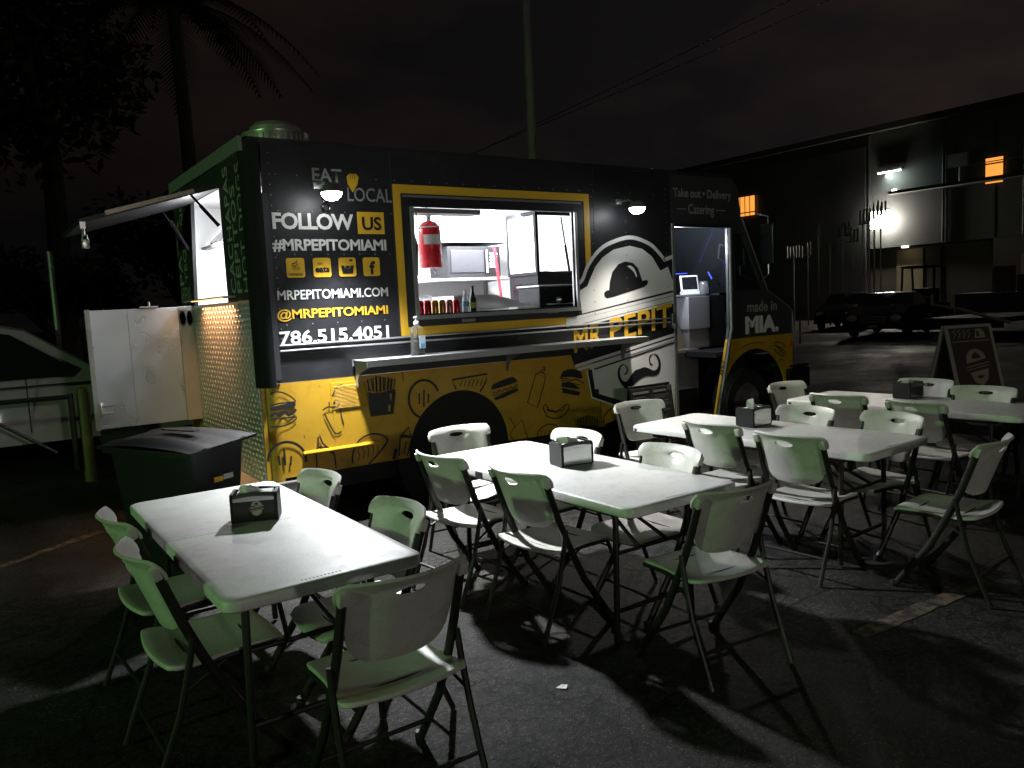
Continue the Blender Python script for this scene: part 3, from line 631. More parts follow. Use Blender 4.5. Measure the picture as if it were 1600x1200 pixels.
mb = MB(); lettering('', 'f', (2.672, -.006, 1.962), U, VZ, .052, .105, None, None, .035, join=mb); tp(mb, 'letter_f_mark', M_BPRINT, fix=False)
lettering('web_lettering', 'MRPEPITOMIAMI.COM', (1.925, -.004, 1.787), U, VZ, .895, .072, M_WPRINT, truck, .012, -.02)
lettering('handle_lettering', '@MRPEPITOMIAMI', (1.912, -.004, 1.628), U, VZ, .898, .092, M_GOLD, truck, .018, -.03)
lettering('phone_lettering', '786.515.4051', (1.916, -.005, 1.455), U, VZ, .89, .104, M_WPRINT, truck, .022)
# shield with bowler hat
WH = [(904, 455), (917, 447), (922, 434), (930, 416), (941, 402), (958, 390), (983, 384), (1003, 389), (1018, 401), (1031, 423), (1043, 416.5), (1053, 447), (1053, 453), (909, 490)]
OUTB = [(901, 442.5), (909, 437), (918, 414), (932, 394), (950, 380), (983, 370), (1012, 379), (1027, 392), (1039, 407), (1049, 401), (1054, 400), (1054, 640), (980, 640), (962, 632), (924, 621), (917, 577), (896, 575), (884, 520), (884, 498), (906, 492)]
deco('shield_ground', M_BPRINT, .0055, [[(901, 443)]+OUTB[1:12]+[(1054, 522), (897, 572), (884, 530), (884, 498), (900, 494)]])
deco('shield_outline', M_WHITE, .007, None, [(smooth_line([(901, 442.5), (909, 437.5), (918, 415), (932, 395), (950, 381), (983, 371), (1012, 380), (1027, 393), (1038, 407)], 5), .038), ([(1036, 406.5), (1049, 401.5), (1054, 401)], .04)])
deco('shield_disc', M_WHITE, .007, [WH])
deco('bowler_hat', M_BPRINT, .009, [[(944, 463.5), (943, 458), (946, 454.5), (951, 453.5), (952, 440), (956, 425), (965, 413), (976, 408.5), (988, 411), (996, 419), (1001, 434), (1003, 439), (1009, 437), (1012, 440), (1010, 445), (1004, 449), (980, 456.5), (957, 464), (948, 466)]])
deco('hat_shine', M_WHITE, .0105, [smooth_line([(979, 416), (984, 415), (990, 420), (994, 430), (993, 433), (989, 425), (984, 420)], 3)])
for (y0, y1, wd) in ((500.5, 458.5, .030), (507.5, 465.5, .050), (514.5, 472, .022)):
    deco('banner_stripe', M_WHITE, .0075, None, [([(884, y0), (1054, y1)], wd)])
# banner lettering follows the slope
a = side(.012)(896, 552); b = side(.012)(1049, 508.5); c = side(.012)(1052, 472)
for wd_, f0, f1 in (('MR', 0, .265), ('PEPIT', .345, 1)): lettering('banner_lettering', wd_, a.lerp(b, f0), (b-a).normalized(), Vector((.02, 0, 1)), (b-a).length*(f1-f0), .235, M_GOLD, truck, .018, .02)
# lower shield with moustache
deco('lower_shield', M_WHITE, .004, [[(921, 574), (1054, 531), (1054, 640), (1000, 640), (931, 615)]])
deco('lower_shield_edge', M_BPRINT, .0055, None, [([(921, 578), (927.5, 617), (960, 627.5), (1000, 640)], .055)])
deco('lower_shield_rim', M_WHITE, .005, None, [([(917, 579), (924.3, 621), (958, 632), (998, 645)], .02)])
for (y0, y1, wd, x0) in ((572.5, 522.5, .030, 898), (579, 529.5, .028, 899)):
    deco('lower_banner_stripe', M_WHITE, .0068, None, [([(x0, y0), (1054, y1)], wd)])
deco('lower_banner_line', M_BPRINT, .0062, None, [([(925, 568), (1054, 525.5)], .02), ([(928, 577), (1054, 535)], .016)])
K = lambda off: crop(860, 460, 6.6667, off)
deco('moustache', M_BPRINT, .0065, [smooth_line([(935, 770), (975, 757), (1020, 770), (1070, 792), (1105, 775), (1122, 730), (1110, 670), (1085, 630), (1062, 625), (1038, 650), (1034, 690), (1048, 722), (1062, 728), (1062, 735), (1040, 735), (1026, 710), (1022, 660), (1040, 628), (1075, 616), (1110, 630), (1138, 680), (1146, 740), (1135, 800), (1105, 838), (1060, 850), (1000, 850), (930, 880), (870, 935), (815, 985), (770, 975), (730, 930), (702, 870), (698, 800), (715, 750), (750, 725), (790, 745), (806, 785), (795, 825), (768, 838), (760, 830), (785, 810), (790, 780), (775, 745), (750, 738), (728, 765), (718, 820), (735, 880), (775, 910), (810, 885), (840, 835), (880, 790), (915, 778)], 3)], T=K)
# menu box strip beside the door
def band(x0, z0, x1, z1, m, nm, off=.004): return tp(plate2d(MB(), [[(x0, z0), (x1, z0), (x1, z1), (x0, z1)]], xz(off), 0), nm, m, fix=False)
# cab lettering
lettering('header_lettering', 'Take out • Delivery', (6.10, -.004, 2.665), U, VZ, .90, .115, M_GREYP, truck, .012, -.05)
lettering('header_lettering', 'Catering', (6.32, -.004, 2.49), U, VZ, .40, .135, M_GREYP, truck, .012, -.05)
mb = MB(); stroke(mb, [(6.15, 2.57), (6.29, 2.57)], .008, xz(.004)); stroke(mb, [(6.75, 2.57), (6.90, 2.57)], .008, xz(.004)); tp(mb, 'header_rule', M_GREYP, fix=False)
lettering('cab_lettering', 'made in', (7.24, -.004, 1.455), U, VZ, .53, .12, M_GREYP, truck, .02)
lettering('cab_lettering', 'MIA.', (7.20, -.004, 1.21), U, VZ, .60, .20, M_WPRINT, truck, .06)
# doodles on the yellow panel
A_ = lambda off: crop(400, 540, 3.4783, off)
B_ = lambda off: crop(780, 560, 3.3333, off)
C_ = lambda off: crop(1020, 440, 6.6667, off)
th = .011
D = [
 ('burger_doodle', A_, [[(75, 338), (130, 322), (190, 310), (212, 308), (215, 322), (205, 338), (150, 347), (78, 360)]], [(smooth_line([(76, 328), (120, 315), (190, 308), (213, 302), (190, 280), (150, 258), (110, 251), (76, 262)], 3), th), (smooth_line([(78, 388), (98, 370), (110, 368), (125, 385), (145, 365), (160, 362), (175, 378), (200, 365), (217, 345)], 4), .02), (smooth_line([(78, 402), (140, 395), (218, 388), (190, 420), (140, 438), (90, 443), (76, 441)], 3), th)]),
 ('drink_doodle', A_, None, [(smooth_line([(370, 368), (385, 400), (410, 450), (428, 475), (445, 478), (462, 465)], 3), .012), (smooth_line([(455, 330), (462, 380), (475, 430)], 3), .010), (smooth_line([(360, 352), (385, 335), (420, 333), (452, 322), (448, 306), (425, 306), (420, 318)], 3), .012), ([(395, 330), (396, 305)], .01), ([(412, 275), (430, 240), (465, 210), (440, 220), (425, 240)], .012)]),
 ('fries_doodle', A_, [[(593, 250), (640, 258), (680, 255), (720, 242), (755, 235), (757, 262), (745, 370), (622, 386)], [(724, 262), (737, 260), (735, 300), (728, 300)], [(716, 322), (730, 320), (728, 358), (716, 356)]], [([(600, 248), (585, 200), (600, 187), (622, 250)], .01), ([(612, 248), (606, 185), (622, 178), (636, 250)], .012), ([(638, 250), (634, 178), (650, 172), (655, 250)], .012), ([(655, 250), (650, 168), (672, 166), (672, 250)], .012), ([(676, 250), (676, 170), (690, 174), (690, 245)], .012), ([(696, 245), (700, 176), (718, 172), (710, 240)], .012), ([(716, 240), (722, 180), (734, 180), (728, 238)], .012), ([(732, 238), (738, 184), (754, 180), (746, 236)], .01)]),
 ('tortilla_doodle', A_, None, [(arc(912, 290, 83, 103, 60, 335, 30), .02), ([(885, 258), (885, 318)], .014), ([(911, 240), (910, 335)], .014), ([(937, 260), (933, 312)], .014)]),
 ('taco_bowl_doodle', A_, None, [([(1085, 236), (1062, 186), (1255, 153), (1245, 200), (1215, 252)], .017)]+[([(1105+i*22, 222), (1118+i*22, 190-i*2)], .008) for i in range(6)]),
 ('sandwich_doodle', A_, [smooth_line([(1278, 240), (1282, 215), (1330, 190), (1390, 170), (1412, 185), (1415, 197), (1350, 220)], 3), [(1300, 298), (1290, 285), (1340, 262), (1400, 238), (1422, 232), (1422, 245), (1350, 280)]], [([(1282, 262), (1295, 250), (1305, 258), (1320, 243), (1335, 250), (1350, 234), (1365, 240), (1380, 224), (1395, 230), (1420, 208)], .01), ([(1285, 272), (1350, 255), (1420, 225)], .007)]),
 ('bottle_doodle', B_, None, [([(145, 230), (190, 76), (240, 100), (197, 257)], .010, True), ([(196, 82), (212, 68), (238, 84), (232, 98)], .009), ([(216, 70), (232, 42), (238, 46), (228, 78)], .009)]),
 ('bottle_doodle', A_, None, [([(330, 665), (325, 580), (338, 552), (388, 552), (425, 592), (434, 665)], .013), ([(335, 548), (335, 500), (345, 494), (360, 530), (385, 552)], .013), ([(335, 552), (390, 570), (420, 588)], .008)]),
 ('burger_doodle', B_, [smooth_line([(316, 98), (330, 68), (372, 55), (412, 62), (428, 85), (426, 105), (380, 96)], 3), [(325, 125), (360, 122), (395, 138), (420, 158), (395, 158), (322, 148)], [(322, 152), (400, 168), (420, 175), (412, 195), (330, 180)]], [([(312, 102), (345, 104), (368, 114), (400, 108), (438, 128)], .011), ([(318, 114), (345, 116), (380, 130), (420, 138)], .008)]),
 ('hot_dog_doodle', B_, None, [(smooth_line([(228, 262), (232, 242), (246, 246), (260, 272), (300, 276), (336, 246), (358, 238), (358, 262), (330, 300), (285, 313), (245, 300)], 3), .010, True), (smooth_line([(245, 262), (258, 275), (275, 268), (292, 282), (308, 268), (325, 272), (345, 250)], 3), .008)]),
 ('fries_doodle', B_, [[(398, 348), (512, 348), (505, 400), (404, 400)]], [([(400+i*13, 346), (395+i*14, 300+abs(i-4)*5), (407+i*13, 295+abs(i-4)*5), (410+i*12, 346)], .008) for i in range(9)]),
 ('taco_doodle', B_, None, [(smooth_line([(192, 445), (200, 385), (230, 352), (275, 343), (312, 368), (325, 445)], 4), .011)]+[(smooth_line([(215+i*20, 440), (220+i*20, 410), (213+i*20, 395), (222+i*20, 372)], 2), .006) for i in range(5)]),
 ('cone_doodle', B_, None, [([(52, 308), (82, 355), (118, 318), (130, 370), (155, 432)], .009), ([(82, 355), (50, 395), (90, 445)], .009)]),
 ('burger_doodle', B_, [[(545, 345), (625, 310), (640, 322), (560, 360)]], [(smooth_line([(542, 338), (545, 300), (580, 262), (625, 248)], 4), .012), ([(550, 365), (570, 352), (585, 360), (605, 342), (640, 330)], .01), (smooth_line([(548, 372), (560, 388), (610, 380), (640, 360)], 3), .01)]),
 ('tortilla_doodle', A_, None, [(arc(168, 622, 103, 98, 5, -185, 30), .02), ([(150, 562), (158, 650)], .016), ([(122, 600), (128, 650)], .016), ([(190, 600), (186, 650)], .014)]),
 ('taco_doodle', A_, None, [(smooth_line([(525, 640), (524, 590), (555, 520), (610, 484), (668, 482), (710, 504), (700, 540), (660, 590), (612, 642)], 4), .015)]+[(smooth_line([(555+i*26, 622-i*8), (562+i*25, 590-i*12), (552+i*26, 575-i*12), (562+i*27, 540-i*6)], 3), .007) for i in range(5)]),
 ('pencil_doodle', A_, [[(738, 615), (752, 560), (770, 560), (756, 618)], [(778, 500), (800, 480), (845, 492), (845, 504)]], [([(778, 498), (828, 442), (838, 492)], .014), ([(782, 502), (774, 600)], .014), ([(845, 500), (820, 600)], .014), ([(815, 520), (800, 590)], .012)]),
 ('cab_doodle', C_, None, [(smooth_line([(1255, 640), (1300, 628), (1360, 655), (1378, 690)], 3), .010), (smooth_line([(1255, 660), (1310, 690), (1340, 740), (1375, 750)], 3), .012), (smooth_line([(1255, 690), (1290, 740), (1360, 780)], 3), .012), (smooth_line([(1270, 665), (1330, 690), (1370, 730)], 3), .008), (smooth_line([(905, 700), (980, 655), (1060, 635), (1150, 638)], 3), .008), (smooth_line([(1300, 838), (1320, 812), (1345, 810), (1362, 830)], 3), .01)]),
]
for nm, T, lp, st in D:
    mb = MB(); t0 = T(.0075)
    if lp:
        if nm == 'fries_doodle' and T is A_: plate2d(mb, lp, t0, 0)
        else:
            for l in lp: plate2d(mb, [l], t0, 0)
    for s_ in st: stroke(mb, s_[0], s_[1], t0, len(s_) > 2 and s_[2])
    # keep the print off the wheel opening
    keep = []
    for f in mb.f:
        c = sum((Vector(mb.v[i]) for i in f), Vector())/len(f)
        if (c.x-3.43)**2+(c.z-.46)**2 > .505**2 and c.z > .44: keep.append(f)
    mb.f = keep; tp(mb, nm, M_BPRINT, fix=False)
lettering('number_lettering', '2016', (6.80, -.005, .74), (.50, 0, .86), (-.86, 0, .50), .28, .09, M_BPRINT, truck, .0)
# rear face words, running upwards
M_GRW = mat('grey_green_print', (.30, .32, .30), .6, var=.15)
def rearword(s, y, z0, z1, wd, m=M_GRW, bold=.01): lettering('rear_lettering', s, (1.7565, y, z0), (0, 0, 1), (0, 1, 0), z1-z0, wd, m, truck, bold, .03)
rearword('CACHAPAS', .43, 1.86, 2.82, .13)
rearword('PEPITOS', .28, 1.86, 2.66, .12)
rearword('HOT DOGS', .10, 1.86, 2.80, .13, bold=.0)
rearword('TEQUEÑOS', 1.92, 2.02, 2.86, .16)
rearword('PATA', 2.12, 2.0, 2.6, .14)
for i, s in enumerate(('AREPAS',)): lettering('rear_lettering', s, (1.7565, 2.27, 1.83), (0, -1, 0), (0, 0, 1), .38, .15, M_GRW, truck, 0)

# ------------------------------------------------------------------ things inside and on the truck
t = thing('fire_extinguisher', 'large red fire suppression cylinder hanging inside the serving window at the left', 'fire extinguisher', (3.465, .42, 2.03))
mb = MB(); mb.lathe([(.095, 0), (.10, .01), (.10, .33), (.092, .365), (.06, .40), (.03, .41)], (0, 0, 0), 28); mb.build('cylinder', M_RED, t, True)
mb = MB(); mb.lathe([(.022, .41), (.022, .47), (.03, .48), (.012, .50)], (0, 0, 0), 14); mb.box(-.012, -.05, .45, .012, .05, .47, .003); mb.build('valve', M_ALU, t, True)
mb = MB(); mb.lathe([(.1015, .345), (.1015, .357)], (0, 0, 0), 28); mb.f = mb.f[:-2]; mb.build('band', M_PAPER, t, True, fix=False)
mb = MB(); L = [(.1012*math.cos(a), .1012*math.sin(a)) for a in [math.radians(-150+i*9) for i in range(14)]]
mb.add([(x, y, .20) for x, y in L]+[(x, y, .285) for x, y in L], [(i, i+1, 15+i, 14+i) for i in range(13)]); mb.build('instruction_sheet', M_PAPER, t, fix=False)
mb = MB(); mb.tube([(0, 0, .5), (-.02, .03, .56), (0, .1, .62)], .006); mb.tube([(.05, .05, 0), (.12, .1, -.05), (.2, .3, -.02)], .004); mb.build('hose', M_RUB, t, True)
M_CANS = [mat('can_red', (.45, .02, .03), .28, metal=.6), mat('can_gold', (.50, .32, .08), .3, metal=.6), mat('can_silver_red', (.55, .25, .25), .3, metal=.6)]
CL = ['leftmost dark red drink can on the serving window sill', 'second drink can from the left, dark red, on the sill', 'third drink can from the left, gold green, on the sill', 'fourth drink can from the left, gold, on the sill', 'fifth drink can from the left, pale red, on the sill', 'bright red drink can at the right end of the can row beside the water bottle']
for i in range(6):
    t = thing('drink_can', CL[i], 'drink can', (3.175+i*.071, .13, 1.618), group='drink cans on the window sill')
    mb = MB(); mb.lathe([(.024, 0), (.031, .008), (.031, .105), (.025, .118), (.024, .122)], (0, 0, 0), 20); mb.build('can_body', M_CANS[(0, 0, 1, 1, 2, 0)[i]], t, True)
    mb = MB(); mb.lathe([(.0245, .1225), (.0245, .124), (.022, .121), (.001, .121)], (0, 0, 0), 20); mb.build('can_lid', M_ALU, t, True)
M_CLEAR = mat('clear_plastic', (.75, .80, .85), .12, trans=.85, var=.03, rvar=.04)
M_BLUEL = mat('blue_label', (.10, .30, .45), .5)
t = thing('water_bottle', 'small clear water bottle with pale label beside the red cans', 'bottle', (3.625, .13, 1.618))
mb = MB(); mb.lathe([(.028, 0), (.031, .01), (.030, .05), (.031, .10), (.028, .13), (.012, .175), (.012, .185)], (0, 0, 0), 18); mb.build('bottle_body', mat('frosted_plastic', (.75, .8, .85), .3, trans=.4), t, True)
mb = MB(); mb.lathe([(.0318, .06), (.0318, .10)], (0, 0, 0), 18); mb.build('bottle_label', M_BLUEL, t, True)
mb = MB(); mb.lathe([(.014, .185), (.014, .20)], (0, 0, 0), 14); mb.build('bottle_cap', M_PAPER, t)
t = thing('beer_bottle', 'dark long-neck bottle with yellow green label on the sill', 'bottle', (3.70, .13, 1.618))
mb = MB(); mb.lathe([(.028, 0), (.030, .006), (.030, .12), (.022, .155), (.013, .18), (.013, .23), (.015, .235)], (0, 0, 0), 18); mb.build('bottle_body', mat('dark_bottle_glass', (.012, .012, .008), .08), t, True)
mb = MB(); mb.lathe([(.0308, .04), (.0308, .09)], (0, 0, 0), 18); mb.build('bottle_label', mat('olive_label', (.25, .27, .05), .5), t, True)
t = thing('hand_sanitizer', 'clear pump bottle of hand sanitizer standing on the outside counter shelf', 'pump bottle', (2.985, -.14, 1.3045))
mb = MB(); mb.lathe([(.058, 0), (.062, .01), (.058, .10), (.056, .16), (.060, .19), (.048, .225), (.020, .24), (.018, .25)], (0, 0, 0), 26, sy=.7); mb.build('bottle_body', mat('sanitizer_gel', (.86, .88, .84), .12, trans=.96, var=.02, rvar=.03), t, True)
mb = MB(); mb.box(-.005, -.0445, .055, .05, -.043, .16, .0); mb.build('bottle_label', mat('pale_label', (.45, .52, .58), .5), t)
mb = MB(); mb.box(.0, -.0465, .07, .05, -.045, .095); mb.build('label_band', M_BLUEL, t)
mb = MB(); mb.lathe([(.022, .25), (.022, .268), (.008, .28), (.006, .30), (.014, .304), (.014, .312), (.004, .314)], (0, 0, 0), 16); mb.tube([(0, 0, .308), (-.03, -.015, .302)], .005); mb.tube([(0, 0, .25), (0, 0, .02)], .003); mb.build('pump', M_PAPER, t, True)
t = thing('microwave_oven', 'black microwave oven on the rear kitchen shelf', 'microwave', (4.66, 1.78, 1.99))
mb = MB(); mb.box(-.34, -.2, 0, .34, .2, .33, .008); mb.build('casing', mat('matte_black', (.006, .006, .007), .6, spec=.15), t)
mb = MB(); mb.box(-.30, -.208, .05, .12, -.2005, .29, .003); mb.build('door_window', mat('smoked_window', (.018, .018, .02), .4, spec=.2), t)
mb = MB(); mb.tube([(.145, -.23, .04), (.145, -.23, .29)], .012); mb.build('handle', M_ALU, t, True)
for i in range(5):
    for j in range(3):
        mb = MB(); mb.box(.20+j*.035, -.206, .10+i*.035, .225+j*.035, -.2005, .12+i*.035); mb.build('button', M_PAPER, t)
t = thing('wall_shelf', 'steel kitchen shelf carrying the microwave', 'shelf', (4.6, 1.78, 1.95)); mb = MB(); mb.box(-.5, -.3, 0, .55, .3, .03, .004); mb.build('board', M_STEEL, t); mb = MB(); mb.box(-.48, .2, -.4, -.45, .25, 0); mb.box(.45, .2, -.4, .48, .25, 0); mb.build('bracket', M_STEELD, t)
t = thing('wall_shelf', 'upper kitchen shelf crowded with foil packets above the microwave', 'shelf', (4.65, 1.78, 2.36)); mb = MB(); mb.box(-.62, -.25, 0, .5, .3, .02, .003); mb.build('board', M_STEELD, t)
mb = MB(); random.seed(5)
for i in range(9): mb.lathe([(.01, 0), (.05, .01), (.055, .03), (.03, .055), (.005, .06)], (4.35+i*.075, 1.62+random.uniform(-.03, .03), 2.3805), 8)
tag(mb.build('foil_packets', M_ALU, None, True), 'row of crumpled foil packets on the upper kitchen shelf', 'foil packets', kind='stuff')
tag(MB().tube([(4.93, 1.45, 1.50), (4.86, 1.48, 2.30)], .016).build('red_pole', M_RED, None, True), 'bright red upright pole standing beside the microwave', 'pole')
t = thing('flat_top_griddle', 'stainless griddle with a raised sloping hood behind the bottles', 'griddle', (4.1, .62, 1.586))
mb = MB(); mb.box(-.42, -.28, 0, .42, .25, .06, .004); mb.build('base', M_STEEL, t)
mb = MB(); plate2d(mb, [[(-.42, .062), (.38, .062), (.38, .09), (.02, .19), (-.42, .19)]], Map(lambda x, z: Vector((x, -.2, z)), (0, -1, 0)), .4); mb.build('hood', mat('bright_steel', (.75, .75, .75), .35, metal=.7), t)
for (x, y, z, rr, h_, m_, lab) in ((3.30, 1.62, 1.50, .035, .20, M_RED, 'red squeeze bottle on the back counter of the kitchen'), (3.40, 1.66, 1.50, .035, .20, M_GOLD, 'yellow squeeze bottle on the back counter of the kitchen'), (3.52, 1.60, 1.50, .035, .19, M_PAPER, 'white squeeze bottle on the back counter of the kitchen')):
    t = thing('squeeze_bottle', lab, 'bottle', (x, y, z)); mb = MB(); mb.lathe([(rr, 0), (rr, h_*.7), (rr*.5, h_*.8)], (0, 0, 0), 14); mb.build('bottle_body', m_, t, True); mb = MB(); mb.lathe([(rr*.5, h_*.8), (.006, h_*1.15)], (0, 0, 0), 12); mb.build('nozzle', m_, t, True)
t = thing('steel_pot', 'steel stock pot with side handles on the back counter', 'pot', (3.85, 1.7, 1.50)); mb = MB(); mb.lathe([(.12, 0), (.125, .2), (.132, .205), (.12, .205)], (0, 0, 0), 24); mb.build('pot_body', M_STEEL, t, True)
for s_ in (-1, 1): mb = MB(); mb.tube([(s_*.125, -.03, .15), (s_*.16, -.03, .15), (s_*.16, .03, .15), (s_*.125, .03, .15)], .006); mb.build('handle', M_STEELD, t, True)
for i, (x, lab) in enumerate(((3.68, 'left of two steel ladles hanging on the kitchen wall'), (3.86, 'right of two steel ladles hanging on the kitchen wall'))):
    t = thing('ladle', lab, 'ladle', (x, 2.08, 2.52)); mb = MB(); mb.tube([(0, 0, 0), (0, 0, -.26)], .008); mb.build('handle', M_STEELD, t, True); mb = MB(); mb.lathe([(.005, -.33), (.03, -.32), (.042, -.29), (.045, -.26)], (0, -.02, 0), 14); mb.build('bowl', M_STEELD, t, True)
tag(MB().box(4.14, .08, 1.619, 4.36, .20, 1.648, .003).build('carton', M_PAPER), 'small flat white carton on the window sill', 'carton')
t = thing('toaster_oven', 'black counter oven with steel handle at the right end of the window', 'oven', (4.80, .50, 1.586))
mb = MB(); mb.box(-.2, -.15, 0, .26, .2, .24, .012); mb.build('casing', mat('matte_black', (0, 0, 0)), t)
mb = MB(); mb.box(-.22, -.17, .243, .28, .2, .258, .004); mb.build('top_plate', M_ALU, t)
mb = MB(); mb.tube([(-.12, -.155, .07), (-.12, -.19, .07), (.18, -.19, .07), (.18, -.155, .07)], .009); mb.build('handle', M_ALU, t, True)
mb = MB(); mb.lathe([(.03, .0), (.028, -.012), (.008, -.05)], (.03, -.15, .11), 12, 'y'); mb.build('knob', M_ALU, t, True)
t = thing('display_cooler', 'tall black framed glass display cooler brightly lit inside', 'cooler', (5.26, 1.16, .75))
mb = MB(); mb.box(-.26, -.26, 0, .26, .26, 1.22, .01); mb.build('base_cabinet', mat('matte_black', (0, 0, 0)), t)
for i in range(8):
    for k in range(2):
        mb = MB(); mb.box(-.268, -.18+k*.2, .97+i*.022, -.2605, -.02+k*.2, .98+i*.022); mb.build('vent_slot', M_BPG, t)
mb = MB()
for x in (-.25, .25):
    for y in (-.25, .25): mb.box(x-.018, y-.018, 1.22, x+.018, y+.018, 1.86)
mb.box(-.27, -.27, 1.84, .27, .27, 1.88); mb.box(-.27, -.27, 1.22, .27, .27, 1.25); mb.build('frame', mat('matte_black', (0, 0, 0)), t)
for a in ((-.262, -.23, -.258, .23), (-.23, -.262, .23, -.258)):
    mb = MB(); mb.box(a[0], a[1], 1.255, a[2], a[3], 1.835); mb.build('glass_pane', M_COOL, t)
t = thing('tablet', 'white framed tablet on a stand in the cab doorway', 'tablet', (7.12, .72, 1.6855), rz=-.30)
mb = MB(); M_ = Matrix.Rotation(-.18, 4, 'X'); mb.box(-.12, -.008, .04, .12, .008, .23, .008, M=M_); mb.build('frame', M_PAPER, t)
mb = MB(); mb.box(-.10, -.011, .06, .10, -.0085, .21, M=M_); mb.build('screen', M_GLASS, t)
mb = MB(); mb.box(-.10, -.07, 0, .10, .07, .04, .006); mb.build('stand', M_PAPER, t)
t = thing('glass_jar', 'clear jar of straws beside the white tablet', 'jar', (7.22, .60, 1.6855)); mb = MB(); mb.lathe([(.05, 0), (.055, .01), (.055, .13), (.04, .15)], (0, 0, 0), 16); mb.build('jar_body', M_CLEAR, t, True)
tag(MB().box(6.56, .62, 1.6855, 6.68, .74, 1.705, .003).build('napkin_stack', M_PAPER), 'small stack of white napkins on the cab worktop', 'napkins')
tag(MB().lathe([(.035, 0), (.05, .15), (.052, .16)], (6.32, .64, 1.6855), 18).build('paper_cup', M_PAPER, None, True), 'white paper cup on the worktop just inside the cab door', 'cup')

# ------------------------------------------------------------------ wheeled rubbish bin
t = thing('rubbish_bin', 'large dark wheeled rubbish bin with curved lid behind the left table', 'rubbish bin', (1.01, -.64, 0), rz=math.radians(25)); t.scale = (.76, 1, 1)
mb = MB(); lv = [(.0, .19, .30), (.35, .215, .33), (.90, .262, .385), (.93, .268, .39)]; vs = []; fs = []
for (z, a, b) in lv:
    q = rrect(-a, -b, a, b, .05, 4); vs += [(x, y, z+(.02*x/.27 if z > .5 else 0)) for x, y in q]
k = len(q)
for i in range(len(lv)-1):
    for j in range(k): fs.append((i*k+j, i*k+(j+1) % k, (i+1)*k+(j+1) % k, (i+1)*k+j))
fs.append(tuple(range(k))); mb.add(vs, fs); mb.box(-.29, -.41, .885, -.262, .41, .925, .008); mb.build('bin_body', M_BINP, t, True)
def lz(x): return .02*x/.31
mb = MB(); vs = []; n = 14
for j in range(n+1):
    y = -.44+.88*j/n; hh = .045*max(0, math.sin(PI*j/n))**.7
    for i in range(11):
        x = -.31+.62*i/10; vs.append((x, y, .945+lz(x)+hh*(1-.5*(x/.31)**2)+(.012 if i in (2, 8) else 0)))
fs = [(j*11+i, j*11+i+1, (j+1)*11+i+1, (j+1)*11+i) for j in range(n) for i in range(10)]; mb.add(vs, fs)
k0 = len(mb.v); mb.box(-.315, -.445, .93, .315, -.42, .95, .006); mb.box(-.315, .42, .93, .315, .445, .95, .006); mb.box(-.315, -.43, .93, -.295, .43, .95, .006); mb.box(.295, -.43, .93, .315, .43, .95, .006)
mb.v = mb.v[:k0]+[(x, y, z+lz(x)) for x, y, z in mb.v[k0:]]
mb.build('lid', M_BP, t, True, fix=False)
mb = MB(); mb.box(-.03, -.2, 1.008, .03, .1, 1.016, .003); mb.build('lid_grip', M_BPG, t)
mb = MB(); mb.tube([(.27, -.28, .93), (.34, -.28, .96), (.34, .28, .96), (.27, .28, .93)], .016); mb.build('handle', M_BP, t, True)
for s_ in (-1, 1):
    mb = MB(); mb.lathe([(.02, -.03), (.12, -.03), (.13, 0), (.12, .03), (.02, .03)], (.20, s_*.30, .13), 20, 'y'); mb.build('wheel', M_RUB, t, True)
mb = MB(); mb.box(-.06, -.384, .72, .02, -.376, .75, M=None); mb.build('sticker', M_GOLD, t); mb = MB(); mb.box(.03, -.384, .725, .12, -.376, .755); mb.build('sticker', M_PAPER, t)

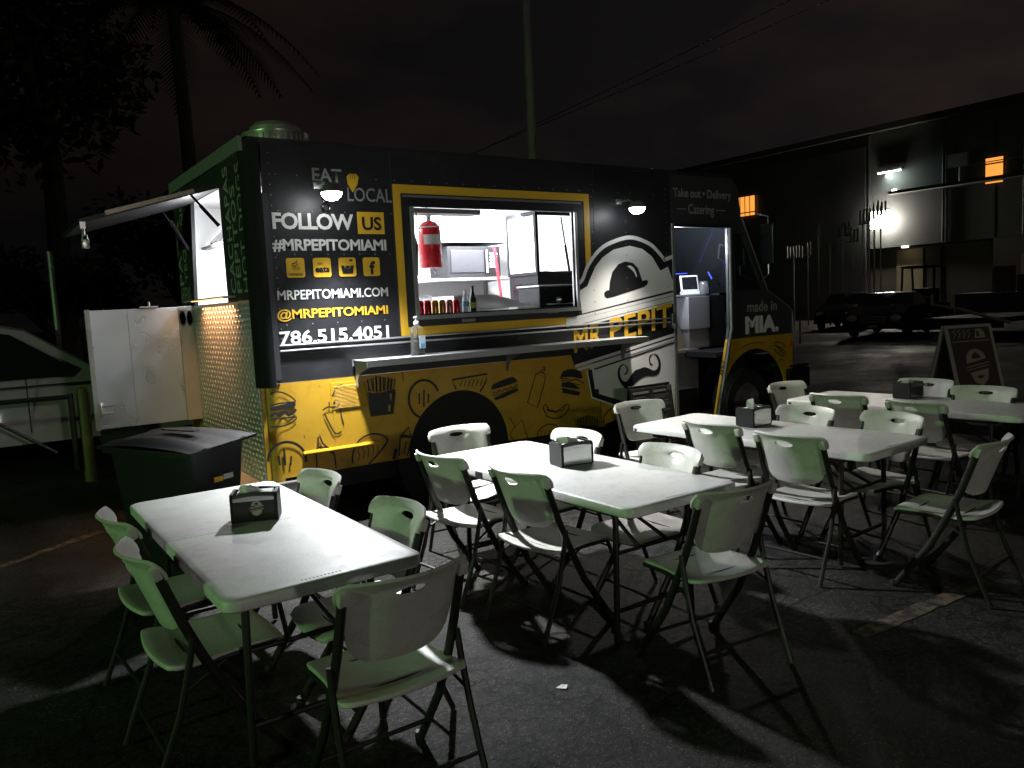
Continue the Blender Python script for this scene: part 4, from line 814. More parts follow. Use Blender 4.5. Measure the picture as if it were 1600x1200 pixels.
# ------------------------------------------------------------------ folding tables
TABS = [(1.003, -2.192, 0), (2.745, -2.29, 0), (4.443, -2.37, math.radians(3)), (6.232, -2.415, math.radians(3.2))]
TL = ['white folding table nearest the rear of the truck, with the logo napkin dispenser', 'brightly lit white folding table in front of the truck rear wheel', 'white folding table in front of the moustache shield, third from the left', 'white folding table in front of the cab, farthest right']
def build_table():
    t = thing('folding_table', TL[0], 'table', (0, 0, 0), group='white folding tables set out before the truck')
    hl, hw, zt, th_ = .915, .38, .737, .048
    for s in (-1, 1):
        mb = MB()
        def outline(e, z):
            p = []
            r = .055
            y1 = s*(hl-e); x1 = hw-e; y0 = s*.0015
            p += [(x1, y0, z)]
            cs = [(x1-r, y1-s*r, 0, 90), (-(x1-r), y1-s*r, 90, 180)]
            for cx, cy, a0, a1 in cs:
                for i in range(7):
                    a = math.radians(a0+(a1-a0)*i/6); p.append((cx+r*math.cos(a), cy+s*r*math.sin(a), z))
            p += [(-x1, y0, z)]; return p
        rings = [outline(.018, zt-th_), outline(.006, zt-th_), outline(0, zt-th_+.006), outline(0, zt-.010), outline(.003, zt-.004), outline(.010, zt), outline(.035, zt)]
        k = len(rings[0]); vs = [p for r in rings for p in r]; fs = []
        for i in range(len(rings)-1):
            for j in range(k): fs.append((i*k+j, i*k+(j+1) % k, (i+1)*k+(j+1) % k, (i+1)*k+j))
        fs.append(tuple((len(rings)-1)*k+j for j in range(k))); fs.append(tuple(range(k-1, -1, -1)))
        mb.add(vs, fs); mb.build('tabletop_half', M_TABLE, t, True)
    for s in (-1, 1):           # U-shaped legs, braces
        y = s*.68
        for x in (-.25, .25):
            mb = MB(); mb.tube([(x, y-s*.03, zt-.05), (x, y, .62), (x*1.06, y, .012)], .0155, 10); mb.build('leg', M_TUBE, t, True)
        mb = MB(); mb.tube([(-.262, y, .16), (.262, y, .16)], .012); mb.build('leg_crossbar', M_TUBE, t, True)
        mb = MB(); mb.tube([(-.25, y-s*.03, zt-.055), (.25, y-s*.03, zt-.055)], .014); mb.build('leg_hinge_bar', M_TUBE, t, True)
        mb = MB(); mb.tube([(-.0, s*.18, zt-.06), (-.06, s*.45, .56), (-.10, y, .45)], .010); mb.tube([(.0, s*.18, zt-.06), (.06, s*.45, .56), (.10, y, .45)], .010); mb.tube([(-.25, y, .45), (.25, y, .45)], .010); mb.build('brace', M_TUBE, t, True)
    mb = MB(); mb.box(-.33, -.74, zt-.075, -.30, .74, zt-.0485); mb.box(.30, -.74, zt-.075, .33, .74, zt-.0485); mb.build('under_rail', M_TUBE, t)
    for y in (.33, -.22):
        mb = MB(); mb.box(-.386, y-.035, zt-.055, -.3795, y+.035, zt-.012, .002); mb.build('side_clip', M_BP, t)
    mb = MB(); mb.box(-.374, .85, zt-.04, -.3795-.001, .875, zt-.02); mb.build('corner_recess', M_BP, t)
    mb = MB(); lettering('', 'FOLDING TABLE' if False else 'lllllllllll', (-.10, -.885, zt+.0006), (1, 0, 0), (0, 1, 0), .15, .012, None, None, .0, join=mb); mb.build('edge_mark', M_BP, t, fix=False)
    return t
def copy_thing(src, loc, rz, label, group=None):
    r = src.copy(); COL.objects.link(r); r.location = loc; r.rotation_euler = (0, 0, rz); r['label'] = label
    if group: r['group'] = group
    for c in [c for c in S.objects if c.parent == src]:
        d = c.copy(); COL.objects.link(d); d.parent = r
        for e in [e for e in S.objects if e.parent == c]:
            q = e.copy(); COL.objects.link(q); q.parent = d
    return r
tb = build_table(); tb.location = (TABS[0][0], TABS[0][1], 0)
for i in range(1, 4): copy_thing(tb, (TABS[i][0], TABS[i][1], 0), TABS[i][2], TL[i])

# ------------------------------------------------------------------ folding chairs
def chair_back_mesh():
    hw_b, N, Kr = .20, 60, 7
    # outline in (x, z), counter-clockwise from bottom centre
    half = [(0, .548), (.07, .549), (.115, .555), (.15, .570), (.175, .597), (.188, .635), (.194, .69), (.199, .765), (.202, .776), (.232, .779), (.237, .80), (.236, .825), (.228, .842), (.20, .848), (.12, .849), (0, .849)]
    out = half+[(-x, z) for x, z in reversed(half[1:-1])]
    # resample by angle about hole centre
    hc = (0, .795); hr = (.056, .0155)
    def cast(a):
        d = (math.cos(a), math.sin(a)); best = None; n = len(out)
        for i in range(n):
            x1, y1 = out[i]; x2, y2 = out[(i+1) % n]; ex, ey = x2-x1, y2-y1; den = d[0]*ey-d[1]*ex
            if abs(den) < 1e-9: continue
            tt = ((x1-hc[0])*ey-(y1-hc[1])*ex)/den; uu = ((x1-hc[0])*d[1]-(y1-hc[1])*d[0])/den
            if tt > 0 and -1e-6 <= uu <= 1+1e-6 and (best is None or tt < best): best = tt
        return (hc[0]+d[0]*best, hc[1]+d[1]*best)
    angs = sorted(set([round(2*PI*i/N, 5) for i in range(N)]+[round(math.atan2(z-hc[1], x) % (2*PI), 5) for x, z in out]))
    ring_o = [cast(a) for a in angs]; ring_i = []
    for a in angs:
        # ellipse point in the same direction
        c, s = math.cos(a), math.sin(a); r = 1/math.sqrt((c/hr[0])**2+(s/hr[1])**2); ring_i.append((hc[0]+r*c, hc[1]+r*s))
    n = len(angs); vs = []; fs = []
    for k in range(Kr):
        f = (k/(Kr-1))**1.0
        for j in range(n):
            x = ring_i[j][0]*(1-f)+ring_o[j][0]*f; z = ring_i[j][1]*(1-f)+ring_o[j][1]*f
            y = -.172-.365*(z-.47)+.085*(x/.235)**2
            if z > .80: y -= .020*((z-.80)/.05)**1.6
            if k == 0: y -= .006
            if abs(x) > .203: y += -.012*((abs(x)-.203)/.03)
            vs.append((x, y, z))
    for k in range(Kr-1):
        for j in range(n): j2 = (j+1) % n; fs.append((k*n+j, k*n+j2, (k+1)*n+j2, (k+1)*n+j))
    return vs, fs
def chair_seat_mesh():
    nx, ny = 14, 14; vs = []; fs = []
    for j in range(ny+1):
        t = j/ny; y = -.235+.435*t                       # rear to front
        w_ = .243-.03*math.sin(PI*min(1, t*1.1))*.6-.040*t
        if t < .12: w_ -= .03*(1-t/.12)**2
        if t > .88: w_ -= .03*((t-.88)/.12)**2
        for i in range(nx+1):
            s = -1+2*i/nx; x = s*w_
            z = .447-.020*(1-s*s)*math.sin(PI*t)-.014*max(0, (t-.8)/.2)**2+.010*max(0, (.2-t)/.2)+.006*s*s
            if t > .95: z -= .006
            yy = y-(.022*(1-s*s) if t < .3 else 0)*(1-t/.3)+(.014*(1-s*s)*t)
            vs.append((x, yy, z))
    for j in range(ny):
        for i in range(nx): a = j*(nx+1)+i; fs.append((a, a+1, a+nx+2, a+nx+1))
    return vs, fs
def build_chair():
    t = thing('folding_chair', 'chair', 'chair', (0, 0, 0), group='white folding chairs around the tables')
    v, f = chair_back_mesh(); bk = mesh_obj('backrest', v, f, M_CHAIR, t, True)
    md = bk.modifiers.new('thick', 'SOLIDIFY'); md.thickness = .011; md.offset = 0
    bv = bk.modifiers.new('round', 'BEVEL'); bv.width = .003; bv.segments = 2; bv.limit_method = 'ANGLE'; bv.angle_limit = math.radians(50)
    mb = MB(); pts = rrect(-.022, .757, .022, .764, .003, 2)
    vs = [(x, -.172-.365*(z-.47)+.085*(x/.235)**2-.0068, z) for x, z in pts]; mb.add(vs, [tuple(range(len(vs)))]); mb.build('maker_slot', M_BP, bk, fix=False)
    for s in (-1, 1):
        mb = MB(); x0, z0, z1 = s*.197, .772, .826      # rolled ear over the tube
        mb.box(-.016, -.017, 0, .020, .012, .050, .006, M=Matrix.Translation((s*.214, -.236, .781)) @ Matrix.Rotation(math.radians(20), 4, 'X')); mb.build('ear', M_CHAIR, bk, True)
    v, f = chair_seat_mesh(); st = mesh_obj('seat', v, f, M_CHAIR, t, True)
    md = st.modifiers.new('thick', 'SOLIDIFY'); md.thickness = .018; md.offset = -1
    bv = st.modifiers.new('round', 'BEVEL'); bv.width = .005; bv.segments = 2; bv.limit_method = 'ANGLE'; bv.angle_limit = math.radians(50)
    for s in (-1, 1):
        mb = MB(); mb.tube([(s*.213, -.238, .79), (s*.215, -.172, .60), (s*.218, -.118, .47), (s*.222, -.02, .27), (s*.225, .165, .008)], .0190, 10, flat=.8); mb.build('front_leg', M_TUBE, t, True)
        mb = MB(); mb.tube([(s*.236, -.150, .555), (s*.238, -.165, .47), (s*.240, -.215, .28), (s*.236, -.325, .008)], .0125, 8); mb.build('rear_leg', M_TUBE, t, True)
        mb = MB(); mb.tube([(s*.205, -.165, .435), (s*.203, .155, .428)], .011, 8); mb.build('seat_rail', M_TUBE, t, True)
        mb = MB(); mb.lathe([(.019, -.012), (.020, 0), (.017, .02), (.016, .02)], (s*.225, .168, .016), 10); mb.build('foot_cap', M_BP, t)
    mb = MB(); mb.tube([(-.223, .085, .12), (.223, .085, .12)], .009); mb.build('front_crossbar', M_TUBE, t, True)
    mb = MB(); mb.tube([(-.237, -.268, .15), (.237, -.268, .15)], .009); mb.build('rear_crossbar', M_TUBE, t, True)
    mb = MB(); mb.tube([(-.205, .10, .428), (.205, .10, .428)], .008); mb.tube([(-.218, -.14, .43), (.218, -.14, .43)], .008)
    mb.tube([(.232, -.19, .36), (.205, -.02, .43)], .006); mb.tube([(-.232, -.19, .36), (-.205, -.02, .43)], .006); mb.build('seat_brace', M_TUBE, t, True)
    return t
# (x, y) of the backrest top, facing angle in degrees (0 = towards +x), label
CH = [
 (.44, -1.99, 4, 'white folding chair left of the leftmost table, farther one, next to the bin'),
 (.42, -2.62, 2, 'white folding chair at the left side of the leftmost table, nearer of the two'),
 (1.49, -1.87, 182, 'white folding chair, green lit, at the right of the leftmost table, nearer the truck'),
 (1.50, -2.75, 180, 'white folding chair, green lit, at the right of the leftmost table, nearer the camera'),
 (1.09, -3.56, 90, 'white folding chair in the foreground, at the near end of the leftmost table'),
 (2.13, -1.85, 6, 'white folding chair left of the second table, back towards us, nearer the rear wheel'),
 (2.19, -2.54, 4, 'white folding chair left of the second table, back towards us, nearer the camera'),
 (2.75, -1.07, 268, 'white folding chair at the far end of the second table, before the rear wheel'),
 (3.20, -1.90, 181, 'white folding chair right of the second table, mostly behind the napkin dispenser'),
 (3.19, -2.72, 178, 'white folding chair right of the second table, with the open oval handle facing us'),
 (2.69, -3.58, 84, 'white folding chair with bright patch on its seat, near end of second table'),
 (3.90, -2.31, 2, 'white folding chair left of the third table, nearer the truck, back towards us'),
 (3.85, -2.94, 4, 'white folding chair left of the third table, nearer the camera, back towards us'),
 (4.40, -1.14, 261, 'white folding chair at the far end of the third table, beside the menu board'),
 (4.90, -2.39, 179, 'white folding chair right of the third table, nearer the truck, facing us'),
 (4.96, -3.00, 170, 'white folding chair right of the third table, nearer the camera, facing us'),
 (4.43, -3.86, 96, 'white folding chair pulled back alone at the near end of the third table, in shade'),
 (5.56, -2.16, 6, 'white folding chair left of the farthest right table, nearer the truck, back towards us'),
 (5.50, -2.80, -6, 'white folding chair left of the farthest right table, nearer the camera, back towards us'),
 (6.07, -1.31, 266, 'white folding chair at the far end of the farthest right table, by the front wheel'),
 (6.90, -2.20, 184, 'white folding chair right of the farthest right table, just behind its napkin dispenser'),
 (6.60, -2.81, 186, 'white folding chair right of the farthest right table, below the sandwich board sign'),
 (6.02, -3.95, 120, 'white folding chair cut by the right edge of the picture'),
]
ch0 = build_chair()
for i, (x, y, a, lab) in enumerate(CH):
    ar_ = math.radians(a); fx, fy = math.cos(ar_), math.sin(ar_)
    loc = (x+fx*.29, y+fy*.29, 0); rz = ar_-PI/2
    if i == 0: ch0.location = loc; ch0.rotation_euler = (0, 0, rz); ch0['label'] = lab
    else: copy_thing(ch0, loc, rz, lab)

# ------------------------------------------------------------------ napkin dispensers
def dispenser(x, y, rz, label, face, logo):
    t = thing('napkin_dispenser', label, 'napkin dispenser', (x, y, .7375), rz, group='napkin dispensers on the tables')
    a, d, h = .105, .075, .135
    for s in (-1, 1):
        mb = MB(); q = rrect(-d, 0, d, h, .018, 4); plate2d(mb, [q], Map(lambda yy, zz: Vector((s*a, yy, zz)), (s, 0, 0)), .014, Vector((s, 0, 0))); mb.build('end_cap', M_BP, t, True)
    mb = MB(); mb.box(-a+.014, -d+.006, .004, a-.014, d-.006, h-.022, .003); mb.build('box_body', M_BP, t)
    n = 8
    for s in (-1, 1):
        mb = MB(); lp = MB()
        for i in range(n+1):
            u = -a+.0145+(2*a-.029)*i/n; b_ = .008*math.cos(PI*(i/n-.5)); mb.v += [(u, s*(d+.001+b_*.3), .012), (u, s*(d+.001+b_*.3), h-.020+b_), (u, s*(d-.016), h-.004+b_)]
            lp.v += [(u, s*(d+.0022+b_*.3), h-.034), (u, s*(d+.0022+b_*.3), h-.0195+b_), (u, s*(d-.016), h-.0030+b_)]
        for i in range(n):
            for q_ in range(2): mb.f.append((i*3+q_, (i+1)*3+q_, (i+1)*3+q_+1, i*3+q_+1))
        lp.f = list(mb.f)
        fp = mb.build('faceplate', face, t, True, fix=False); lp.build('chrome_lip', M_ALU, fp, True, fix=False)
    mb = MB(); random.seed(int(x*10)); vs = []
    tall = 1.5 if abs(x-4.55) < .1 else 1.0; wide = 1.5 if abs(x-2.83) < .1 else 1.15
    for j in range(7):
        for i in range(9):
            u = -.06+.12*i/8; tt = j/6
            vs.append((u*wide*(1-.55*tt*tall/1.5)-.03*tt+.006*random.uniform(-1, 1), (.016*math.sin(i*1.5)+.02*math.sin(i*.8+2)*tt)*(1-.3*tt), h-.03+.062*tall*tt*(1-.35*abs(i-3)/6)+random.uniform(-.003, .003)))
    mb.add(vs, [(j*9+i, j*9+i+1, (j+1)*9+i+1, (j+1)*9+i) for j in range(6) for i in range(8)])
    mb.box(-.08, -.05, h-.024, .08, .05, h-.006, .004); mb.build('napkin', M_PAPER, t, True, fix=False)
    if logo:
        q = Map(lambda u, v: Vector((u, -d-.0042, v)), (0, -1, 0)); mb = MB()
        plate2d(mb, [arc(.012, .075, .024, .026, 10, 170, 14), [(.003, .083), (.004, .090), (.012, .094), (.020, .090), (.021, .083)]], q, 0); stroke(mb, [(-.018, .071), (.044, .078)], .003, q); stroke(mb, [(-.018, .056), (.044, .063)], .003, q)
        plate2d(mb, [[(-.012, .053), (.036, .058), (.030, .040), (.012, .030), (-.006, .037)]], q, 0); lettering('', 'MR PEPITO', (-.015, -d-.0042, .062), (.99, 0, .11), (0, 0, 1), .055, .008, None, None, .0, join=mb)
        mb.build('logo', mat('grey_logo', (.42, .36, .33), .6), t, fix=False)
M_FBLK = mat('smoked_faceplate', (.022, .017, .015), .18, var=.2)
M_FCHR = mat('chrome_faceplate', (.6, .6, .6), .16, metal=.9, var=.05)
dispenser(1.05, -2.085, math.radians(-24), 'black napkin dispenser with round logo on the leftmost table', M_FBLK, True)
dispenser(2.83, -2.235, math.radians(-10), 'napkin dispenser with chrome face on the brightly lit second table', M_FCHR, False)
dispenser(4.55, -2.18, 0, 'napkin dispenser with upright white napkin on the third table', M_FCHR, False)
dispenser(6.44, -2.27, 0, 'napkin dispenser on the farthest right table', M_FCHR, False)

# ------------------------------------------------------------------ menu board beside the door
t = thing('menu_board', 'black standing menu board with columns of small text beside the cab door', 'menu board', (5.355, -.46, 0), rz=math.radians(0))
mb = MB(); M_ = Matrix.Rotation(math.radians(-8), 4, 'X'); mb.box(-.275, -.012, .02, .275, .012, .83, .004, M=M_); mb.build('board_panel', mat('chalkboard', (.022, .021, .021), .55, var=.2), t)
mb = MB(); mb.box(-.275, .24, .0, .275, .255, .82, .004, M=Matrix.Rotation(math.radians(8), 4, 'X')); mb.build('rear_panel', M_BP, t)
M_TXT = mat('menu_print', (.22, .21, .20), .7)
mb = MB(); random.seed(11)
def ml(x, z, w_, h_): mb.add([M_ @ Vector(p) for p in ((x, -.0135, z), (x+w_, -.0135, z), (x+w_, -.0135, z+h_), (x, -.0135, z+h_))], [(0, 1, 2, 3)])
ml(-.25, .775, .21, .022); ml(.02, .775, .17, .02)
for c_ in (-.25, .03):
    z = .74
    while z > .10:
        x = c_; e = c_+random.uniform(.10, .2)
        while x < e: l_ = random.uniform(.012, .035); ml(x, z, l_, .006); x += l_+.007
        z -= random.choice((.020, .020, .034))
ml(-.006, .12, .003, .64)
o = mb.build('menu_text', M_TXT, t, fix=False); o['kind'] = 'stuff'
mb = MB(); plate2d(mb, [arc(.235, .80, .018, .022, 0, 345, 14), arc(.235, .80, .012, .014, 0, 345, 12)], Map(lambda u, v: M_ @ Vector((u, -.0135, v)), (0, -1, 0)), 0); mb.build('menu_emblem', M_TXT, t, fix=False)

# ------------------------------------------------------------------ sandwich board sign on the right
t = thing('sandwich_board', 'dim maroon sandwich board sign with bowler hat shield, standing beyond the right tables', 'sandwich board', (10.55, -.80, 0), rz=math.radians(-24))
M_SF = mat('sign_frame', (.28, .22, .24), .6); M_SP = mat('sign_panel', (.055, .025, .028), .6); M_ST = mat('sign_print', (.25, .21, .18), .6)
for s in (-1, 1):
    M_ = Matrix.Translation((0, s*.02, 1.12)) @ Matrix.Rotation(s*math.radians(17), 4, 'X')
    mb = MB(); mb.box(-.31, -.008, -1.10, .31, .008, 0, .003, M=M_); pn = mb.build('panel', M_SP, t)
    mb = MB(); mb.box(-.335, -.018, -1.16, -.30, .018, .01, .004, M=M_); mb.box(.30, -.018, -1.16, .335, .018, .01, .004, M=M_); mb.box(-.30, -.016, -.03, .30, .016, .01, .004, M=M_); mb.build('frame', M_SF, pn)
    if s < 0:
        q = Map(lambda u, v: M_ @ Vector((u, -.0095, v)), (0, -1, 0)); mb = MB()
        plate2d(mb, [arc(0.02, -.48, .15, .17, 15, 165, 16)+[(-.13, -.50)], [(-.04, -.44), (-.03, -.38), (.02, -.35), (.07, -.38), (.09, -.43)]], q, 0)
        for v in (.0, .035): stroke(mb, [(-.15, -.55-v), (.19, -.49-v)], .014, q)
        plate2d(mb, [[(-.11, -.62), (.17, -.57), (.14, -.70), (.04, -.79), (-.06, -.74)], [(-.03, -.68), (.03, -.65), (.10, -.66), (.03, -.70)]], q, 0)
        lettering('', 'FOOD TRUCK', M_ @ Vector((-.27, -.0095, -.97)), M_.to_3x3() @ Vector((1, 0, 0)), M_.to_3x3() @ Vector((0, 0, 1)), .54, .10, None, None, .01, join=mb)
        lettering('', 'BEST', M_ @ Vector((-.22, -.0095, -.19)), M_.to_3x3() @ Vector((1, 0, 0)), M_.to_3x3() @ Vector((0, 0, 1)), .30, .11, None, None, .01, join=mb) if False else None
        plate2d(mb, [[(-.28, -.21), (.28, -.21), (.28, -.20), (-.28, -.20)]], q, 0)
        for i, u in enumerate((-.22, -.15, -.08, -.01)): stroke(mb, [(u-.02, -.16), (u+.02, -.10), (u-.02, -.08), (u+.025, -.05)], .014, q)
        plate2d(mb, [[(.06, -.17), (.22, -.17), (.22, -.11), (.18, -.05), (.10, -.05)], [(.10, -.15), (.14, -.15), (.14, -.08), (.10, -.08)]], q, 0)
        mb.build('sign_print', M_ST, pn, fix=False)

# ------------------------------------------------------------------ utility pole and wires
M_WOOD = mat('weathered_wood', (.30, .27, .24), .9, var=.3, vscale=3, bump=.5, bscale=14)
mb = MB(); mb.tube([(12.58, 11.0, 0), (12.60, 11.0, 6), (12.62, 11.0, 14)], .12, 14, r2=.10); tag(mb.build('utility_pole', M_WOOD, None, True), 'tall pale wooden utility pole rising behind the truck', 'utility pole')
def wire(a, b, sag, lab, r=.012):
    A, B = Vector(a), Vector(b); pts = []
    for i in range(25): t = i/24; p = A.lerp(B, t); p.z -= sag*4*t*(1-t); pts.append(p)
    mb = MB(); mb.tube(pts, r, 5); tag(mb.build('power_line', M_RUB, None, True), lab, 'power line')
w1 = world_at(582, 232, 15); w2 = world_at(838, 55, 12.8); w3 = world_at(1045, 0, 11.0); w4 = world_at(1140, 0, 11.0); w5 = world_at(620, 232, 15.4); w6 = world_at(838, 95, 12.8)
def ext(a, b, t): return a+(b-a)*t
wire(ext(w2, w1, 2.2), ext(w2, w3, 3.0), .25, 'upper power line sagging across the night sky past the pole')
wire(ext(w6, w5, 2.2), ext(w6, w4, 3.0), .25, 'lower power line sagging across the night sky past the pole')

# ------------------------------------------------------------------ building on the right
M_CONC = mat('painted_concrete', (.062, .064, .062), .85, var=.18, vscale=.5, bump=.2, bscale=6)
M_CONB = mat('beige_wall', (.09, .08, .06), .85, var=.12, vscale=.6)
M_DARKW = mat('dark_metal_siding', (.022, .022, .024), .6, var=.3, vscale=.7)
M_WIN = mat('lit_curtain', (1, .45, .10), .7, emit=1.15, ecol=(1.0, .36, .06), var=.2, vscale=2, rvar=0)
M_WFR = mat('window_bars', (.03, .022, .018), .6)
BB = (40, 10, 0)
bld = thing('warehouse', 'long dim two storey warehouse on the right with orange lit windows', 'building', BB, world=True)
mb = MB(); mb.box(38, -30, 3.55, 40, 45, 9.2); mb.build('upper_wall', M_CONC, bld)
mb = MB(); mb.box(38.6, 11.0, 0, 40, 45, 3.5); mb.box(38.0, -30, 0, 40, 10.95, 3.54); mb.build('ground_floor_wall', M_CONB, bld)
mb = MB(); mb.box(37.8, 16.9, 0, 37.99, 45, 8.6); mb.build('dark_cladding', M_DARKW, bld)
mb = MB(); mb.box(37.1, 4, 6.02, 38, 15.3, 6.16); mb.build('canopy', M_DARKW, bld)
mb = MB(); mb.box(37.6, -30, 9.2, 40, 45, 9.5); mb.build('parapet', M_DARKW, bld)
for (y0, z0, y1, z1, tall) in ((10.55, 5.95, 11.28, 7.05, 1), (23.5, 6.05, 25.2, 7.15, 0)):
    mb = MB(); mb.box(37.93 if tall else 37.70, y0, z0, 37.95 if tall else 37.72, y1, z1); wn = mb.build('lit_window', M_WIN, bld)
    xx = 37.90 if tall else 37.66
    mb = MB(); mb.box(xx, y0-.06, z0+.16, xx+.03, y1+.06, z0+.22); mb.box(xx, y0-.06, z0-.06, xx+.03, y1+.06, z0); mb.box(xx, y0-.06, z1-.0, xx+.03, y1+.06, z1+.06); mb.box(xx, y0-.06, z0, xx+.03, y0, z1); mb.box(xx, y1, z0, xx+.03, y1+.06, z1)
    if tall: mb.box(xx, y0, z1-.28, xx+.03, y1, z1-.22)
    else:
        for k in range(1, 5): mb.box(xx, y0+k*(y1-y0)/5, z0, xx+.03, y0+k*(y1-y0)/5+.03, z1)
    mb.build('window_frame', M_WFR, wn)
mb = MB(); mb.box(37.98, 8.2, 6.5, 38.0-.001, 9.4, 7.6); mb.build('dark_window', M_GLASS, bld)
for (y, z, w_, h_, m, nm) in ((15.0, 1.75, 1.3, 3.3, mat('beige_door', (.25, .21, .13), .7), 'shutter_door'), (13.5, 1.75, .05, 3.3, M_DARKW, 'door_edge'), (9.2, 1.9, 1.2, 1.8, mat('pale_panel', (.22, .20, .17), .8), 'pale_panel')):
    mb = MB(); mb.box(38.5 if y > 11 else 37.96, y-w_/2, z-h_/2, 38.59 if y > 11 else 37.995, y+w_/2, z+h_/2); mb.build(nm, m, bld)
t = thing('fluorescent_light', 'long lit fluorescent fitting high on the warehouse wall', 'wall light', (37.9, 15.66, 7.25)); mb = MB(); mb.box(-.1, -.62, -.02, .05, .62, .1); mb.build('casing', M_STEELD, t); mb = MB(); mb.box(-.09, -.58, -.09, -.03, .58, -.021); mb.build('tube', mat('fluoro', (1, 1, 1), .5, emit=6, rvar=0), t)
lamp('fluorescent_lamp', 'AREA', (37.7, 15.66, 7.1), 60, (.85, 1, .92), 1.2, (38.2, 15.0, 5.5), sy=.1)
t = thing('bulkhead_light', 'small round white light below the fluorescent fitting', 'wall light', (37.9, 15.44, 6.25)); mb = MB(); mb.lathe([(.02, -.1), (.1, -.08), (.12, 0), (.10, .06), (.02, .1)], (0, 0, 0), 16); mb.build('globe', mat('fluoro', (1, 1, 1)), t, True)
t = thing('bulkhead_light', 'small lit downlight under the wall light, over the beige doorway', 'wall light', (37.9, 14.9, 3.5)); mb = MB(); mb.lathe([(.02, -.05), (.16, -.04), (.17, .04), (.02, .05)], (0, 0, 0), 16); mb.build('globe', mat('warm_bulb', (1, .9, .7), .5, emit=4, rvar=0), t, True)
t = thing('wall_pack_light', 'intensely bright wall light on the warehouse, brightest lamp at the right', 'wall light', (37.75, 15.9, 4.9)); mb = MB(); mb.box(-.1, -.3, -.05, .2, .3, .35, .03); mb.build('casing', M_STEELD, t)
mb = MB(); mb.box(-.35, -.5, -.42, -.09, .5, .42, .08); mb.build('lens', mat('wallpack_lens', (1, 1, 1), .5, emit=70, ecol=(1, .93, .82), rvar=0), t, True)
for k in range(12):
    y = -8+k*2.1
    if 15 < y < 16.6: continue
    mb = MB(); mb.box(37.985, y, 3.6, 37.999, y+.04, 9.1); mb.build('wall_joint', M_DARKW, bld)
for y in (9.7, 13.1, 16.75): mb = MB(); mb.tube([(37.9, y, 9.1), (37.9, y, 3.6)], .06, 8); mb.build('downpipe', M_DARKW, bld)
mb = MB(); mb.tube([(37.93, 8.5, 6.9), (37.93, 12.4, 6.9), (37.93, 12.4, 6.2)], .03, 6); mb.build('conduit', M_STEELD, bld)
mb = MB(); mb.box(37.9, 12.0, 6.9, 37.99, 13.0, 7.5); mb.box(37.88, 12.06, 6.96, 37.899, 12.94, 7.44); mb.build('wall_box', M_STEELD, bld)
# loading dock ledge and crates
t = thing('loading_dock', 'raised loading dock with pale edge at the far right', 'loading dock', (36, 7, 0)); mb = MB(); mb.box(0, -14, 0, 1.9, 4.6, 1.1); mb.build('dock_body', M_DARKW, t); mb = MB(); mb.box(-.05, -14, 1.1, 1.9, 4.6, 1.17); mb.build('dock_edge', M_CONC, t)
for i, (y, h_) in enumerate(((9.9, 1.1), (8.9, .7))):
    t = thing('crate', ('tall pale crate standing on the loading dock', 'low pale crate at the right end of the loading dock')[i], 'crate', (36.6, y, 1.17))
    for k in range(3): mb = MB(); mb.box(-.3, -.35+k*.24, 0, .3, -.13+k*.24, h_, .01); mb.build('crate_board', M_CONB, t)

# steel posts with bracket heads in the yard
random.seed(21)
def post(x, y, h_, heads, lab):
    t = thing('steel_post', lab, 'post', (x, y, 0), group='thin steel posts standing in the yard')
    mb = MB(); mb.tube([(0, 0, 0), (0, 0, h_)], .035, 6); mb.build('post_shaft', M_STEELD, t, True)
    mb = MB(); 
    for k in range(heads): dy = (k-heads/2)*.16; mb.box(-.03, dy, h_-.35, .03, dy+.06, h_+.15+.1*random.random())
    mb.box(-.03, -heads*.08, h_-.38, .03, heads*.08, h_-.32); mb.build('bracket_head', M_STEELD, t)
P_ = [(1240, 3.5, 6), (1262, 3.6, 2), (1279, 4.4, 1), (1297, 3.6, 3), (1317, 4.3, 4), (1333, 4.0, 3), (1348, 4.7, 3), (1358, 4.8, 3), (1366, 4.9, 2), (1376, 5.0, 3)]
for i, (u, h_, k) in enumerate(P_):
    d = FW+RT*((u-800)/FPX)-UP*((400-600)/FPX); tt = 32/d.x; p = CAM+d*tt
    post(p.x, p.y, h_, k, 'thin steel post in the yard, %s of ten counting from the truck nose' % ('first', 'second', 'third', 'fourth', 'fifth', 'sixth', 'seventh', 'eighth', 'ninth', 'tenth')[i])
# ------------------------------------------------------------------ vehicles in the dark yard
M_CARP = mat('dark_car_paint', (.016, .016, .019), .12, var=.2, coat=.9, rvar=.04)
M_LAMPG = mat('headlamp_glass', (.55, .50, .42), .15, metal=.3)
def car(name, label, loc, rz, body, prof, wid, cat='car', glass=M_GLASS, wheels=(.75, 3.55), lower=None):
    """prof: side outline (x along the car, z), roof part above the belt line is narrowed"""
    t = thing(name, label, cat, loc, rz)
    mb = MB(); n = len(prof); vs = []; fs = []
    ys = [(-1.0, 0), (-.97, .0), (-.75, 1), (0, 1), (.75, 1), (.97, 0), (1.0, 0)]
    belt = prof[0][1]
    hz = max(z for x, z in prof); bl = .95
    for (s, q) in ((-1, 0), (-.96, 1), (0, 1), (.96, 1), (1, 0)):
        for x, z in prof:
            k = max(0, (z-bl)/(hz-bl)) if z > bl else 0
            y = s*wid/2*(1-.20*k); zz = z-(.03 if q == 0 else 0)+(.025 if s == 0 and z > .5 else 0); vs.append((x, y, zz))
    for j in range(4):
        for i in range(n-1): fs.append((j*n+i, j*n+i+1, (j+1)*n+i+1, (j+1)*n+i))
    fs.append(tuple(range(n))); fs.append(tuple(4*n+i for i in range(n-1, -1, -1)))
    mb.add(vs, fs); mb.build('body', body, t, True)
    return t, wid
